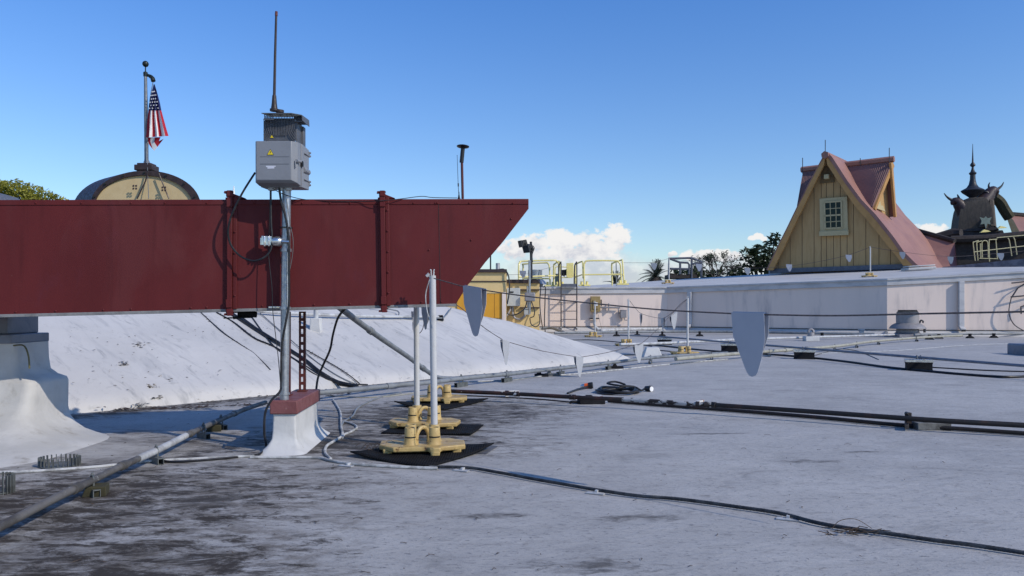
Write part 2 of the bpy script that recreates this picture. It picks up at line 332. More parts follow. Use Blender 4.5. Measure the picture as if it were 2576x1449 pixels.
bp=N(nt,'ShaderNodeBump'); bp.inputs['Strength'].default_value=.5; bp.inputs['Distance'].default_value=.006; L(nt,wv.outputs['Fac'],bp.inputs['Height']); L(nt,bp.outputs[0],b.inputs['Normal'])

# ---------------------------------------------------------------- camera, light, sky
cam=bpy.data.cameras.new('camera'); co=bpy.data.objects.new('camera',cam); col.objects.link(co)
co.location=(0,0,EYE); co.rotation_euler=(radians(90),0,0); cam.sensor_width=36; cam.lens=36*F/2576; cam.shift_y=(HY-724.5)/2576
cam.clip_start=.05; cam.clip_end=6000; scene.camera=co
S=V((1.3,-.85,1.1)).normalized()
sun=bpy.data.lights.new('sun','SUN'); sun.energy=3.3; sun.angle=radians(.5); sun.color=(1,.91,.78)
so=bpy.data.objects.new('sun',sun); col.objects.link(so); so.rotation_euler=S.to_track_quat('Z','Y').to_euler(); so.location=(8,-8,12)
w=bpy.data.worlds.new('World'); scene.world=w; w.use_nodes=True; nt=w.node_tree
bg=nt.nodes['Background']; sky=N(nt,'ShaderNodeTexSky'); sky.sky_type='NISHITA'; sky.sun_disc=False
sky.sun_elevation=math.asin(S.z); sky.sun_rotation=atan2(S.x,S.y); sky.air_density=1.0; sky.dust_density=.35; sky.ozone_density=2.2; sky.altitude=30
spz=N(nt,'ShaderNodeSeparateXYZ'); L(nt,N(nt,'ShaderNodeTexCoord').outputs['Generated'],spz.inputs[0])
tint=mixc(nt,mrange(nt,spz.outputs[2],.0,.38,0,1,False),(1.02,1.06,1.08),(.54,.92,1.42))
L(nt,mixc(nt,1.0,sky.outputs[0],tint,'MULTIPLY'),bg.inputs[0]); bg.inputs[1].default_value=.13
# clouds low over the horizon, by world direction
gen=N(nt,'ShaderNodeTexCoord').outputs['Generated']; sp=N(nt,'ShaderNodeSeparateXYZ'); L(nt,gen,sp.inputs[0])
yy=math_(nt,'MAXIMUM',sp.outputs[1],.02); u=math_(nt,'DIVIDE',sp.outputs[0],yy); v=math_(nt,'DIVIDE',sp.outputs[2],yy)
cb=N(nt,'ShaderNodeCombineXYZ'); L(nt,u,cb.inputs[0]); L(nt,math_(nt,'MULTIPLY',v,1.25),cb.inputs[1]); uv=cb.outputs[0]
def cblob(px,py,rx,ry,k=1.0):
    a=math_(nt,'MULTIPLY',math_(nt,'SUBTRACT',u,(px-CX)/F),F/rx); c=math_(nt,'MULTIPLY',math_(nt,'SUBTRACT',v,(HY-py)/F),F/ry)
    d=math_(nt,'ADD',math_(nt,'MULTIPLY',a,a),math_(nt,'MULTIPLY',c,c))
    return math_(nt,'MULTIPLY',math_(nt,'SUBTRACT',1.,d),k)
cl=[(1300,628,60,30),(1345,615,55,34),(1415,610,60,38),(1480,612,60,40),(1548,602,48,44),(1440,638,165,22),(1800,646,100,20),(1893,600,14,8),(1908,595,13,10),(1921,601,11,6),(1686,641,10,7),(1697,638,9,7),(2340,582,54,24),(2300,590,40,14)]
den=None
for q in cl:
    z=cblob(*q); den=z if den is None else math_(nt,'MAXIMUM',den,z)
cn=noise(nt,uv,26,7,.6,.15); cn2=noise(nt,uv,9,5,.6); cn3=noise(nt,uv,85,5,.62)
dd=math_(nt,'ADD',math_(nt,'ADD',den,math_(nt,'MULTIPLY',math_(nt,'SUBTRACT',cn,.5),2.0)),math_(nt,'MULTIPLY',math_(nt,'SUBTRACT',cn3,.5),2.3))
al=mrange(nt,dd,.05,.62)
soft=None
for q in [(1450,690,260,75),(1760,680,240,38),(1900,670,140,28)]:
    z=cblob(*q); soft=z if soft is None else math_(nt,'MAXIMUM',soft,z)
sa=mrange(nt,math_(nt,'ADD',soft,math_(nt,'MULTIPLY',math_(nt,'SUBTRACT',cn2,.5),1.8)),-.1,.9,0,.8)
al=math_(nt,'MULTIPLY',math_(nt,'MAXIMUM',al,sa),mrange(nt,sp.outputs[1],.02,.1))
lit=mrange(nt,math_(nt,'ADD',math_(nt,'MULTIPLY',math_(nt,'SUBTRACT',v,.075),17.),math_(nt,'ADD',math_(nt,'MULTIPLY',math_(nt,'SUBTRACT',cn,.47),3.2),math_(nt,'MULTIPLY',math_(nt,'SUBTRACT',cn3,.5),1.2))),-.7,.45)
cc=mixc(nt,lit,(.58,.61,.71),(.97,.96,.95))
bg2=N(nt,'ShaderNodeBackground'); L(nt,cc,bg2.inputs[0]); bg2.inputs[1].default_value=.93
mx=N(nt,'ShaderNodeMixShader'); L(nt,al,mx.inputs[0]); L(nt,bg.outputs[0],mx.inputs[1]); L(nt,bg2.outputs[0],mx.inputs[2]); L(nt,mx.outputs[0],nt.nodes['World Output'].inputs[0])
vs=scene.view_settings; vs.view_transform='Standard'; vs.look='None'; vs.exposure=0; vs.gamma=1; scene.render.film_transparent=False
scene.cycles.max_bounces=6
# ================================================================ SETTING
def plane_hit(x,y,p0,n):
    d=V(((x-CX)/F,1,(HY-y)/F)); e=V((0,0,EYE)); return e+d*((p0-e).dot(n)/d.dot(n))
rows=[]
for j in range(61):
    yv=-6+j*(37/60); rows.append([V((-16+i*.6, yv, 0)) for i in range(61)])
b_=MB(); b_.grid(rows); struct(b_.build('roof_deck',M['deck'],org=(0,0,0)))
g_=MB(); g_.add([(-900,-300,-6),(900,-300,-6),(900,2500,-6),(-900,2500,-6)],[(0,1,2,3)]); struct(g_.build('ground',M['ground'],org=(0,0,-6)))
# sloped roof beyond the duct
B0=G(900,972); B2=G(1590,903); bd=(B2-B0).normalized(); bn=V((-bd.y,bd.x,0))
SL=.36
def zs(d): return SL*d+.075*(1-exp(-max(d,0)/.05))
rid=[]
for (x,y) in [(1147,776),(1207,795),(1278,808),(1371,836),(1442,856),(1512,874),(1573,896)]:
    d_=V(((x-CX)/F,1,(HY-y)/F)); lo,hi=4.,30.
    for _ in range(50):
        mid=(lo+hi)/2; p=V((0,0,EYE))+d_*mid; dist=(p-B0).dot(bn)
        if p.z<zs(dist): hi=mid
        else: lo=mid
    p=V((0,0,EYE))+d_*lo; rid.append(((p-B0).dot(bd),(p-B0).dot(bn)))
smax=(B2-B0).dot(bd)+.02; rid.append((smax,.0)); rid.sort()
def dmax(s_):
    if s_<=rid[0][0]: return min(rid[0][1]+(rid[0][0]-s_)*.5, 3.6)
    for (a,da),(c,dc) in zip(rid,rid[1:]):
        if s_<=c: return da+(dc-da)*(s_-a)/max(c-a,1e-6)
    return 0.
rows=[]
for i in range(131):
    s_=-9+(smax+9)*i/130; dm=dmax(s_); r=[]
    base=B0+bd*s_; wob=.03*sin(s_*1.7)+.02*sin(s_*4.1+1)
    for t in (0,.01,.02,.035,.05,.07,.1,.15,.22,.3,.4,.5,.6,.7,.8,.9,1):
        d=dm*t if dm<1 else (t*dm)
        p=base+bn*(d+wob*(1-t)*min(1,dm)); p.z=zs(d)+.006*sin(s_*3+d*5)-.012*(1 if t==0 else 0); r.append(p)
    q=base+bn*(dm+.02); q.z=-.02; r.append(q); rows.append(r)
s_=MB(); s_.grid(rows); SLO=struct(s_.build('roof_slope',M['slope'],org=B0,angle=60))
def on_slope(x,y,lift=0.):
    d_=V(((x-CX)/F,1,(HY-y)/F)); lo,hi=3.5,30.
    for _ in range(50):
        mid=(lo+hi)/2; p=V((0,0,EYE))+d_*mid
        if p.z<max(0,zs((p-B0).dot(bn)))+lift: hi=mid
        else: lo=mid
    return V((0,0,EYE))+d_*lo

# ================================================================ AIR DUCT
A=P(0,793,4.42); Bq=P(1147,766,4.80); e1=(Bq-A).normalized(); nb=V((-e1.y,e1.x,0)).normalized(); e3=e1.cross(nb)
def on_duct(x,y,off=0.): return plane_hit(x,y,A-nb*off,nb)
DEP=.46
duct=thing('air_duct','long dark red painted sheet metal duct raised on posts, with a slanted open end','duct',A)
left=A-e1*1.6; topL=left+e3*.665
poly=[left]+[on_duct(*q) for q in [(1147,765),(1174,721),(1221,660),(1264,610),(1330,525),(1330,500)]]+[topL]
top_d=poly[-2]; 
m_=MB()
# body front made as a slightly rippled sheet between stiffeners
m_.prism(poly, nb*DEP)
m_.build('duct_body',M['red'],duct,bevel=.004)
# top and bottom trim strips with screw heads
tr=MB(); 
def strip(p,q,h,off,th,mb): 
    d=(q-p); ln=d.length; d.normalize(); up=nb.cross(d)*-1
    mb.box((p+q)/2+up*0-nb*(off), (ln,th,h), d, nb, d.cross(nb))
tl=topL+e3*(-.014); tr_=on_duct(1329,508)
strip(tl,tr_,.030,.0015,.006,tr); tr.build('top_trim',M['red'],duct,bevel=.002)
bt=MB(); strip(left+e3*-.004,on_duct(1146,767.5),.018,-.012,.03,bt); bt.build('bottom_lip',M['greytrim'],duct,bevel=.002)
sc=MB()
for x in (90,205,330,415,520,640,760,830,880,1040,1095,1100,1180,1290): 
    p=on_duct(x,511,.003); sc.lathe([(.0065,0),(.006,.003),(.003,.006)],p,8,-nb)
for x in (40,140,260,330,480,520,660,790,880,1000,1060,1110): 
    p=on_duct(x, 786-.0245*x,.001); sc.lathe([(.0065,0),(.006,.003),(.003,.005)],p,8,-nb)
for q in [(1286,551),(1185,604),(1079,629)]:
    p=on_duct(*q,.001); sc.lathe([(.007,0),(.006,.003),(.003,.005)],p,8,-nb)
o=sc.build('screw_head',M['red'],duct); stuff(o)
jn=MB(); jn.tube([on_duct(1103,509,.0005),on_duct(1106,640,.0005),on_duct(1108,764,.0005)],.0018,5); jn.build('panel_seam',M['dkbrown'],duct)
# two bolted flange joints
def flange(xt,xb,name):
    f=MB(); ytop=497; pt=on_duct(xt,ytop); pb=on_duct(xb,778 if xt<700 else 770); d=(pb-pt).normalized()
    c=(pt+pb)/2; ln=(pb-pt).length+.02
    f.box(c-nb*.014,(.030,.028,ln),e1,nb,-d)
    f.box(c-nb*.006+e1*.028,(.024,.012,ln-.02),e1,nb,-d)
    f.box(c-nb*.005-e1*.020,(.016,.010,ln-.02),e1,nb,-d)
    # wrap over the top and the bottom
    f.box(pt+e3*.012+nb*(DEP/2-.01),(.04,DEP+.04,.022),e1,nb,e3)
    f.box(pb-e3*.012+nb*(DEP/2-.01),(.04,DEP+.04,.022),e1,nb,e3)
    o=f.build('flange_joint',M['red'],duct,bevel=.003)
    for (pp,sg) in ((pt,1),(pb,-1)):
        k=MB()
        k.box(pp+e3*sg*.022-nb*.008,(.028,.05,.034),e1,nb,e3); k.box(pp+e3*sg*.03-e1*.022-nb*.01,(.02,.03,.014),e1,nb,e3+e1*.3)
        k.tube([pp+e3*sg*.02-nb*.03,pp+e3*sg*.02+nb*.02],.008,8); k.tube([pp+e3*sg*.035-nb*.02+e1*.02,pp+e3*sg*.01-nb*.02-e1*.016],.007,8)
        k.box(pp-e3*sg*.035-nb*.03,(.034,.012,.05),e1,nb,e3)
        k.build('corner_clamp',M['red'],o,bevel=.002)
    bl=MB()
    for i in range(5):
        q=pt.lerp(pb,.12+.19*i)+e1*.028-nb*.012; bl.lathe([(.006,0),(.006,.005),(.003,.007)],q,7,-nb)
    stuff(bl.build('bolt_head',M['red'],o))
flange(580,579,'a'); flange(962,966,'b')
# folded tab on the top beside each joint
for x in (597,975):
    tb=MB(); p=on_duct(x,500); tb.add([p-e1*.02+e3*.03,p+e1*.045+e3*.004,p+e1*.045+e3*.004+nb*.06,p-e1*.02+e3*.03+nb*.06,p-e1*.02,p-e1*.02+nb*.06],[(0,1,2,3),(0,4,1),(3,2,5),(0,3,5,4)]); tb.build('sealing_tab',M['red'],duct)
# black rubber gasket roll hanging under the first joint
rb=MB(); p=on_duct(590,788)+nb*.1; rb.tube([p,p+e1*.11-e3*.012],.019,10); rb.tube([p-e1*.03-e3*.03,p+e1*.06-e3*.02],.008,6); rb.box(p-e3*.028,(.16,.05,.008),e1,nb,e3)
tag(rb.build('gasket_roll',M['rubber']),'black rubber roll tucked under the red duct at its first joint','gasket')

# ---- plaster pillar under the left end of the duct
pc=V((-3.45,4.95,0)); pil=thing('support_pillar','white plastered pillar with a flared foot and blue grey collar under the left end of the duct','pillar',pc)
def ring(c,hx,hy,z,r,n=6,sx=0,sy=0):
    out=[]
    for (ix,iy,a0) in ((1,1,0),(-1,1,pi/2),(-1,-1,pi),(1,-1,1.5*pi)):
        for k in range(n+1):
            a=a0+pi/2*k/n; out.append(V((c.x+sx+ix*(hx-r)+r*cos(a),c.y+sy+iy*(hy-r)+r*sin(a),z)))
    return out
m_=MB(); lv=[]
def hxr(px,yb): return (px-CX)/F*yb
XL=-4.7
for (z,px,yf,yb,r) in [(.63,124,4.78,5.15,.03),(.52,126,4.78,5.15,.035),(.45,131,4.775,5.16,.04),(.415,150,4.77,5.17,.05),(.395,172,4.76,5.18,.05),(.37,177,4.75,5.19,.06),(.27,177,4.73,5.2,.07),(.20,178,4.69,5.2,.09),(.14,186,4.60,5.21,.13),(.09,208,4.46,5.22,.2),(.05,240,4.30,5.24,.3),(.02,275,4.12,5.27,.36),(.0,305,3.96,5.3,.42),(-.03,330,3.8,5.33,.48)]:
    xr_=hxr(px,yb-r*.4); c_=V(((XL+xr_)/2,(yf+yb)/2,0)); lv.append(ring(c_,(xr_-XL)/2,(yb-yf)/2,z,min(r,(yb-yf)/2-.01)))
m_.grid(lv,closed=True); m_.add(lv[0],[tuple(range(len(lv[0])))])
o=m_.build('pillar_base',M['plasterd'],pil,angle=70)
m_=MB(); xr_=hxr(122,5.14); m_.box(((XL+xr_)/2,4.95,.658),(xr_-XL,.40,.058)); m_.build('collar_lip',M['bluegrey'],pil,bevel=.006)
m_=MB(); zt=on_duct(60,792).z-.012; xr_=hxr(95,5.1); m_.box(((XL+xr_)/2,4.95,(.688+zt)/2),(xr_-XL,.32,zt-.688)); m_.build('collar',M['bluegrey'],pil,bevel=.006)
m_=MB(); pp=V(((70-CX)/F*4.7,4.72,.6)); m_.tube(smooth([pp+V((-.1,.0,.02)),pp+V((-.03,-.012,.02)),pp+V((0,-.015,-.04)),pp+V((.005,-.012,-.12))]),.005,6)
m_.build('sealant_drip',M['moss'],pil)

# ---- red and white curb that carries the mast and the strut posts
ec=e1.copy(); ec.z=0; ec.normalize(); ez=V((0,0,1))
cfl=V(((678-CX)/F*4.52,4.52,0)); CW=.162; CLn=.66; nbc=V((-.045,1,0)).normalized(); ecc=V((1,.045,0)).normalized(); cc_=cfl+ecc*CW/2+nbc*CLn/2
curb=thing('equipment_curb','white plastered curb with a worn red cap carrying the antenna mast','curb',cc_)
def rect(c,hx,hy,z,r,n=5):
    out=[]
    for (ix,iy,a0) in ((1,1,0),(-1,1,pi/2),(-1,-1,pi),(1,-1,1.5*pi)):
        for k in range(n+1):
            a=a0+pi/2*k/n; u_=ix*(hx-r)+r*cos(a); w_=iy*(hy-r)+r*sin(a); out.append(c+ecc*u_+nbc*w_+ez*z)
    return out
m_=MB(); lv=[rect(cc_,hx,hy,z,r) for (z,hx,hy,r) in [(.24,CW/2-.016,CLn/2-.016,.012),(.12,CW/2-.012,CLn/2-.012,.012),(.08,CW/2-.008,CLn/2-.008,.013),(.062,CW/2+.000,CLn/2+.004,.016),(.04,CW/2+.014,CLn/2+.022,.025),(.02,CW/2+.034,CLn/2+.055,.04),(.004,CW/2+.055,CLn/2+.09,.06),(-.012,CW/2+.075,CLn/2+.115,.08)]]
m_.grid(lv,closed=True); m_.build('plaster_base',M['plaster'],curb,angle=40)
CZ=.305
m_=MB(); m_.box(cc_+ez*(CZ-.04),(CW,CLn,.08),ecc,nbc,ez); m_.build('cap',M['redcap'],curb,bevel=.006)

# ---- strut posts (perforated red channels) from the curb to the duct
def strut(c,z0,z1,name,label,holes=True,w=.042,mat='redstrut'):
    ln=z1-z0; k=int(ln/.05); pr=MB(); t=.003
    hw=.0062; xs=[]
    # front face with slots
    for i in range(k):
        za=z0+ln*i/k; zb=z0+ln*(i+1)/k; s0=za+(zb-za)*.2; s1=zb-(zb-za)*.2; solid=not holes
        def q(u,z): return c+ec*u+ez*z-nb*w/2
        if solid: pr.add([q(-w/2,za),q(w/2,za),q(w/2,zb),q(-w/2,zb)],[(0,1,2,3)])
        else:
            for (a,b,zz0,zz1) in ((-w/2,-hw,za,zb),(hw,w/2,za,zb),(-hw,hw,za,s0),(-hw,hw,s1,zb)):
                pr.add([q(a,zz0),q(b,zz0),q(b,zz1),q(a,zz1)],[(0,1,2,3)])
    for sg in (-1,1): pr.box(c+ec*sg*(w/2-t/2)+ez*(z0+z1)/2,(t,w,ln),ec,nb,ez)
    th=thing(name,label,'strut post',c+ez*z0)
    pr.build('channel',M[mat],th)
    ft=MB(); ft.box(c+ez*(z0+.004),(w*1.5,w*1.6,.008),ec,nb,ez); ft.build('foot_plate',M[mat],th,bevel=.002)
    return th
pz=on_duct(760,776).z-.02
p760=V(((761-CX)/F*5.05,5.05,0)); strut(p760,CZ+.001,pz,'strut_post','red oxide perforated strut post standing on the rear of the curb under the duct')
p728=V(((722-CX)/F*4.82,4.82,0)); strut(p728,CZ+.001,pz,'strut_post','plain red strut post hidden behind the galvanised mast on the curb',False)

# ---- antenna mast
mb=V(((715-CX)/F*4.58,4.58,CZ)); mt=P(721,474,4.58); md=(mt-mb).normalized()
mast=thing('antenna_mast','galvanised steel mast clamped to the front of the red duct','mast',mb)
RM=.0262
m_=MB(); m_.tube([mb,mb.lerp(mt,.3),mb.lerp(mt,.3001),mt],[RM]*4,20); m_.build('pole',M['galv'],mast)
def at_mast(y): 
    t=(1000-y)/(1000-474); return mb.lerp(mt,t)
for y,h in ((772,.016),(985,.012),(628,.018)):
    m_=MB(); m_.lathe([(RM+.002,-h/2),(RM+.007,-h/2),(RM+.007,h/2),(RM+.002,h/2)],at_mast(y),18,md); m_.build('band_clamp',M['galv'],mast)
m_=MB(); p=on_duct(700,773,.012); m_.box(p+V((0,-.03,0)),(.085,.05,.012)); m_.build('strap_plate',M['chrome'],mast,bevel=.002)
cp=at_mast(607)+V((-.045,-.02,0))
m_=MB(); m_.lathe([(.012,-.035),(.027,-.024),(.031,-.005),(.03,.012),(.02,.026),(.013,.034)],cp,14,(1,.1,.05)); m_.tube([cp+V((.03,-.01,0)),cp+V((.075,-.012,-.003))],.012,10)
m_.build('swivel_clamp',M['chrome'],mast)
m_=MB(); m_.box(cp+V((-.06,-.0,.004)),(.06,.035,.055),(1,0,-.05)); m_.box(cp+V((-.088,-.0,.0)),(.02,.03,.045)); m_.tube([cp+V((-.045,-.02,.03)),cp+V((-.045,-.02,-.03))],.006,8); m_.tube([cp+V((-.07,-.02,.03)),cp+V((-.07,-.02,-.03))],.006,8); m_.build('cable_clamp',M['chrome'],mast,bevel=.004)
m_=MB(); m_.lathe([(RM+.012,-.003),(RM+.012,.003)],at_mast(572),16,md); m_.build('cable_tie',M['black'],mast)

# ---- enclosure on the mast
def E(x,y,Y): return P(x,y,Y)
Yf=4.44
cab=thing('equipment_enclosure','grey plastic equipment enclosure with a lightning warning triangle, on top of the mast','enclosure',E(695,470,4.52))
x0,x1=E(641,0,Yf).x,E(747,0,Yf).x; zb,zt=E(0,464,Yf).z,E(0,353,Yf).z
D0,D1=4.53,4.66    # door/body joint and back
m_=MB()
body=[V((x0+.004,D0,zb-.002)),V((x1+.004,D0,zb-.002)),V((x1+.004,D0,zt)),V((x0+.004,D0,zt))]
bx=[V((x0+.012,D1,zb-.0)),V((x1+.012,D1,zb)),V((x1+.012,D1,zt-.012)),V((x0+.012,D1,zt-.012))]
m_.add(body+bx,[(0,1,2,3),(7,6,5,4),(0,4,5,1),(1,5,6,2),(2,6,7,3),(3,7,4,0)])
for z in (zb+.05,zt-.05): m_.box((x1+.012,(D0+D1)/2+.02,z),(.008,.1,.006))
m_.tube([V((x1+.004,D0+.03,(zb+zt)/2-.02)),V((x1+.006,D1,(zb+zt)/2-.02))],.018,10)
m_.build('housing',M['cab'],cab,bevel=.006)
m_=MB()  # bevelled door
xr=x1-.034
fr=[V((x0,Yf+.012,zb+.012)),V((x1-.004,Yf+.03,zb+.012)),V((x1-.004,Yf+.03,zt-.003)),V((x0,Yf+.012,zt-.003))]
inn=[V((x0+.008,Yf,zb+.026)),V((xr,Yf,zb+.026)),V((xr,Yf,zt-.004)),V((x0+.008,Yf,zt-.004))]
bk=[V((x0,D0-.006,zb+.002)),V((x1,D0-.006,zb+.002)),V((x1,D0-.006,zt)),V((x0,D0-.006,zt))]
m_.add(inn+fr+bk,[(0,1,2,3),(0,4,5,1),(1,5,6,2),(2,6,7,3),(3,7,4,0),(4,8,9,5),(5,9,10,6),(6,10,11,7),(7,11,8,4),(11,10,9,8)])
door=m_.build('door',M['cab'],cab,angle=25,bevel=.003)
m_=MB(); 
for z,t in ((zb+.16,.0012),(zb+.118,.0016)): m_.box(((x0+xr)/2+.01,Yf-.0006,z),((xr-x0)*.8,.0012,t*1.3))
m_.build('moulded_line',M['radio'],door)
tc_=E(680,383,Yf-.002); h=.018
m_=MB(); m_.prism([tc_+V((-.0195,0,-h*.9)),tc_+V((.0195,0,-h*.9)),tc_+V((0,0,h*1.05))],V((0,.0015,0))); lab=m_.build('warning_label',M['ink'],door)
m_=MB(); t2=tc_+V((0,-.0006,0)); m_.prism([t2+V((-.0165,0,-h*.76)),t2+V((.0165,0,-h*.76)),t2+V((0,0,h*.84))],V((0,.0005,0))); m_.build('yellow_triangle',M['warn'],lab)
m_=MB(); t3=tc_+V((0,-.0012,-.003)); m_.prism([t3+V(q) for q in ((.002,0,.010),(-.0045,0,.0),(-.0005,0,.0),(-.003,0,-.009),(.004,0,.002),(.0005,0,.002),(.0045,0,.010))],V((0,.0004,0))); m_.build('bolt_symbol',M['ink'],lab)
m_=MB(); q=E(681,420,Yf-.001); m_.prism([q+V(z) for z in ((-.028,0,.007),(.028,0,.007),(.028,0,.001),(.02,0,.0),(.02,0,-.009),(-.019,0,-.01),(-.019,0,-.002),(-.028,0,-.001))],V((0,.0012,0))); m_.build('sticker',M['sticker'],door)
m_=MB(); q=V((x1-.004,Yf+.022,(zb+zt)/2+.012)); m_.lathe([(.011,-.008),(.013,0),(.008,.008)],q,12,(0,-1,0)); m_.tube([q+V((0,-.006,0)),q+V((.016,.02,.0))],.009,8); m_.box(q+V((-.008,-.01,-.02)),(.006,.006,.045)); m_.build('latch',M['cab'],cab,bevel=.002)
m_=MB(); m_.box(q+V((.012,.06,-.006)),(.012,.02,.03)); m_.build('latch_recess',M['ink'],cab)
for z in (zb+.03,zt-.05):
    m_=MB(); m_.box((x1+.012,D1-.004,z+.01),(.01,.012,.034))
    for k in (0,1): m_.tube([V((x1+.012,D1-.004,z+k*.02)),V((x1+.024,D1-.004,z+k*.02))],.006,8)
    m_.build('hinge',M['cab'],cab)
m_=MB(); 
for x,r in ((684,.022),(706,.016),(726,.02)):
    p=E(x,467,4.56); p.z=zb-.001; m_.lathe([(r,0),(r*1.1,-.008),(r*.9,-.016)],p,14)
m_.build('cable_gland',M['elec'],cab)

# ---- finned radio on the enclosure
rz0,rz1=zt,E(0,297,4.5).z; rx0,rx1=E(661,0,4.5).x,E(746,0,4.5).x
rad=thing('finned_radio','dark grey finned radio unit with a slotted hood, above the grey enclosure','radio',V(((rx0+rx1)/2,4.56,rz0)))
m_=MB(); m_.box(((rx0+rx1)/2,4.565,(rz0+rz1)/2+.002),(rx1-rx0,.11,rz1-rz0)); m_.box(((rx0+rx1)/2+.012,4.63,(rz0+rz1)/2-.012),(rx1-rx0,.05,(rz1-rz0)*.85)); m_.build('radio_body',M['radio'],rad,bevel=.004)
m_=MB(); n=19; cx_=(rx0+rx1)/2; ztp=rz1+.012
for i in range(n):
    u_=(i-(n-1)/2)/((n-1)/2); x=cx_+u_*(rx1-rx0)*.42; 
    if abs(u_)<.45: pts=[V((x,4.503,ztp)),V((x,4.503,rz0+.042))]
    else:
        sg=1 if u_>0 else -1; pts=smooth([V((x,4.503,ztp)),V((x,4.503,rz0+.095-.05*(1-abs(u_)))),V((x+sg*.012,4.503,rz0+.066-.06*(1-abs(u_)))),V((x+sg*.03,4.503,rz0+.04-.06*(1-abs(u_)))) ] ,4)
        pts=[p for p in pts if rx0+.003<p.x<rx1-.003]
    m_.tube(pts,.0022,5)
stuff(m_.build('cooling_fin',M['radio'],rad))
m_=MB(); hx0,hx1=E(659,0,4.46).x,E(756,0,4.46).x; hz=E(0,285,4.5).z
# hood: sloped slotted plate with drooped sides
m_.prism([V((hx0,4.45,hz-.014)),V((hx1-.05,4.45,hz-.014)),V((hx1-.03,4.62,hz+.008)),V((hx0+.0,4.62,hz+.008))],V((0,0,.004)))
m_.prism([V((hx1-.05,4.45,hz-.014)),V((hx1+.004,4.47,hz-.02)),V((hx1+.004,4.62,hz-.012)),V((hx1-.03,4.62,hz+.008))],V((0,0,.004)))
m_.prism([V((hx1+.004,4.47,hz-.02)),V((hx1+.006,4.47,hz-.05)),V((hx1+.006,4.62,hz-.05)),V((hx1+.004,4.62,hz-.012))],V((.004,0,0)))
for i in range(6): m_.box((hx0+.012+i*.009,4.47,hz-.028),(.004,.004,.028))
for i in range(7): m_.box((hx1-.046+i*.0075,4.55,hz-.03),(.003,.1,.032))
m_.box((hx0+.035,4.47,hz-.043),(.06,.004,.006)); m_.box((hx1-.02,4.5,hz-.047),(.055,.004,.006))
m_.build('hood',M['radio'],rad)
m_=MB()
for (x,z) in ((rx0+.008,rz0+.008),(rx1-.008,rz0+.008),(rx0+.008,rz1-.012),(rx1-.008,rz1-.012)): m_.lathe([(.004,0),(.003,.003)],(x,4.508,z),8,(0,-1,0))
stuff(m_.build('bolt_head',M['chrome'],rad))
m_=MB(); q=E(684,343.5,4.507); q.y=4.506; m_.prism([q+V((-.009,0,-.007)),q+V((.009,0,-.007)),q+V((0,0,.009))],V((0,.002,0))); m_.build('warning_label',M['warn'],rad)
# ---- whip antenna
an=thing('whip_antenna','tall thin dark brown whip antenna rising above the finned radio','antenna',E(697,279,4.56))
m_=MB(); q=E(690,277,4.56); m_.lathe([(.026,-.006),(.026,.006),(.019,.008),(.015,.04),(.0115,.085),(.0095,.09)],q,14); m_.lathe([(.024,-.012),(.024,.002)],q+V((.03,.01,0)),14); m_.build('antenna_base',M['brownrod'],an)
m_=MB(); m_.tube([E(690,243,4.56),E(692,140,4.56),E(695,30,4.56)],[.0085,.0075,.0065],10); m_.build('rod',M['brownrod'],an)
m_=MB(); m_.tube([E(695,40,4.56),E(695.3,29,4.56)],[.0085,.0078],10); m_.build('tip',M['redstrut'],an)

# ---- cables on the mast
def cable(name,label,pts,r,mat,cat='cable',k=7,n=8,group=None):
    m_=MB(); m_.tube(smooth(pts,k),r,n); return tag(m_.build(name,M[mat]),label,cat,group)
cable('cable','thick black cable looping out from the enclosure and back to the mast clamp',[E(642,434,4.52),E(614,478,4.5),E(592,520,4.5),E(578,556,4.51),E(574,590,4.52),E(583,620,4.53),E(606,645,4.53),E(636,656,4.53),E(662,649,4.53),E(680,630,4.54),E(684,600,4.55),E(682,560,4.55),E(681,500,4.55),E(681,468,4.55)],.0062,'black',k=9)
cable('cable','black cable running down the front of the mast to the roof',[E(702,468,4.54),E(707,505,4.545),E(718,545,4.545),E(726,600,4.545),E(727,680,4.54),E(727,760,4.54),E(719,810,4.53),E(709,870,4.53),E(707,960,4.53),E(704,985,4.5),E(682,1008,4.46),E(667,1040,4.45),E(665,1090,4.46),G(669,1132)+V((0,0,.03)),G(655,1146)+V((0,0,.012)),G(630,1150)+V((0,0,.01))],.0068,'black')
cable('wire','thin black wire hanging from the enclosure beside the mast',[E(680,470,4.56),E(678,560,4.57),E(676,640,4.57),E(684,720,4.55),E(686,780,4.55),E(694,850,4.53),E(700,900,4.53),E(705,960,4.53)],.0024,'black',cat='wire')
cable('wire','thin black wire strung along the top edge of the red duct from the mast',[E(686,474,4.53),E(712,488,4.52),E(760,501,on_duct(760,505).y-.01),E(830,506,on_duct(830,505).y-.01),E(900,507,on_duct(900,505).y-.01),E(958,505,on_duct(958,505).y-.04),E(1010,500,on_duct(1010,505).y-.012),E(1060,494,on_duct(1060,500).y+.02),E(1090,497,on_duct(1090,500).y+.05),E(1150,498,on_duct(1150,500).y+.06)],.0024,'black',cat='wire')
cable('wire','thin grey wire bowed out from the right side of the mast',[E(721,500,4.55),E(729,560,4.55),E(737,600,4.55),E(736,640,4.55),E(727,690,4.55)],.002,'strut',cat='wire')
cable('cable','black cable hanging from under the duct down to the roof behind the curb',[E(868,776,5.0),E(850,800,5.05),E(838,840,5.15),E(830,880,5.2),E(812,920,5.25),E(800,950,5.25),E(795,985,5.22)],.0078,'black')

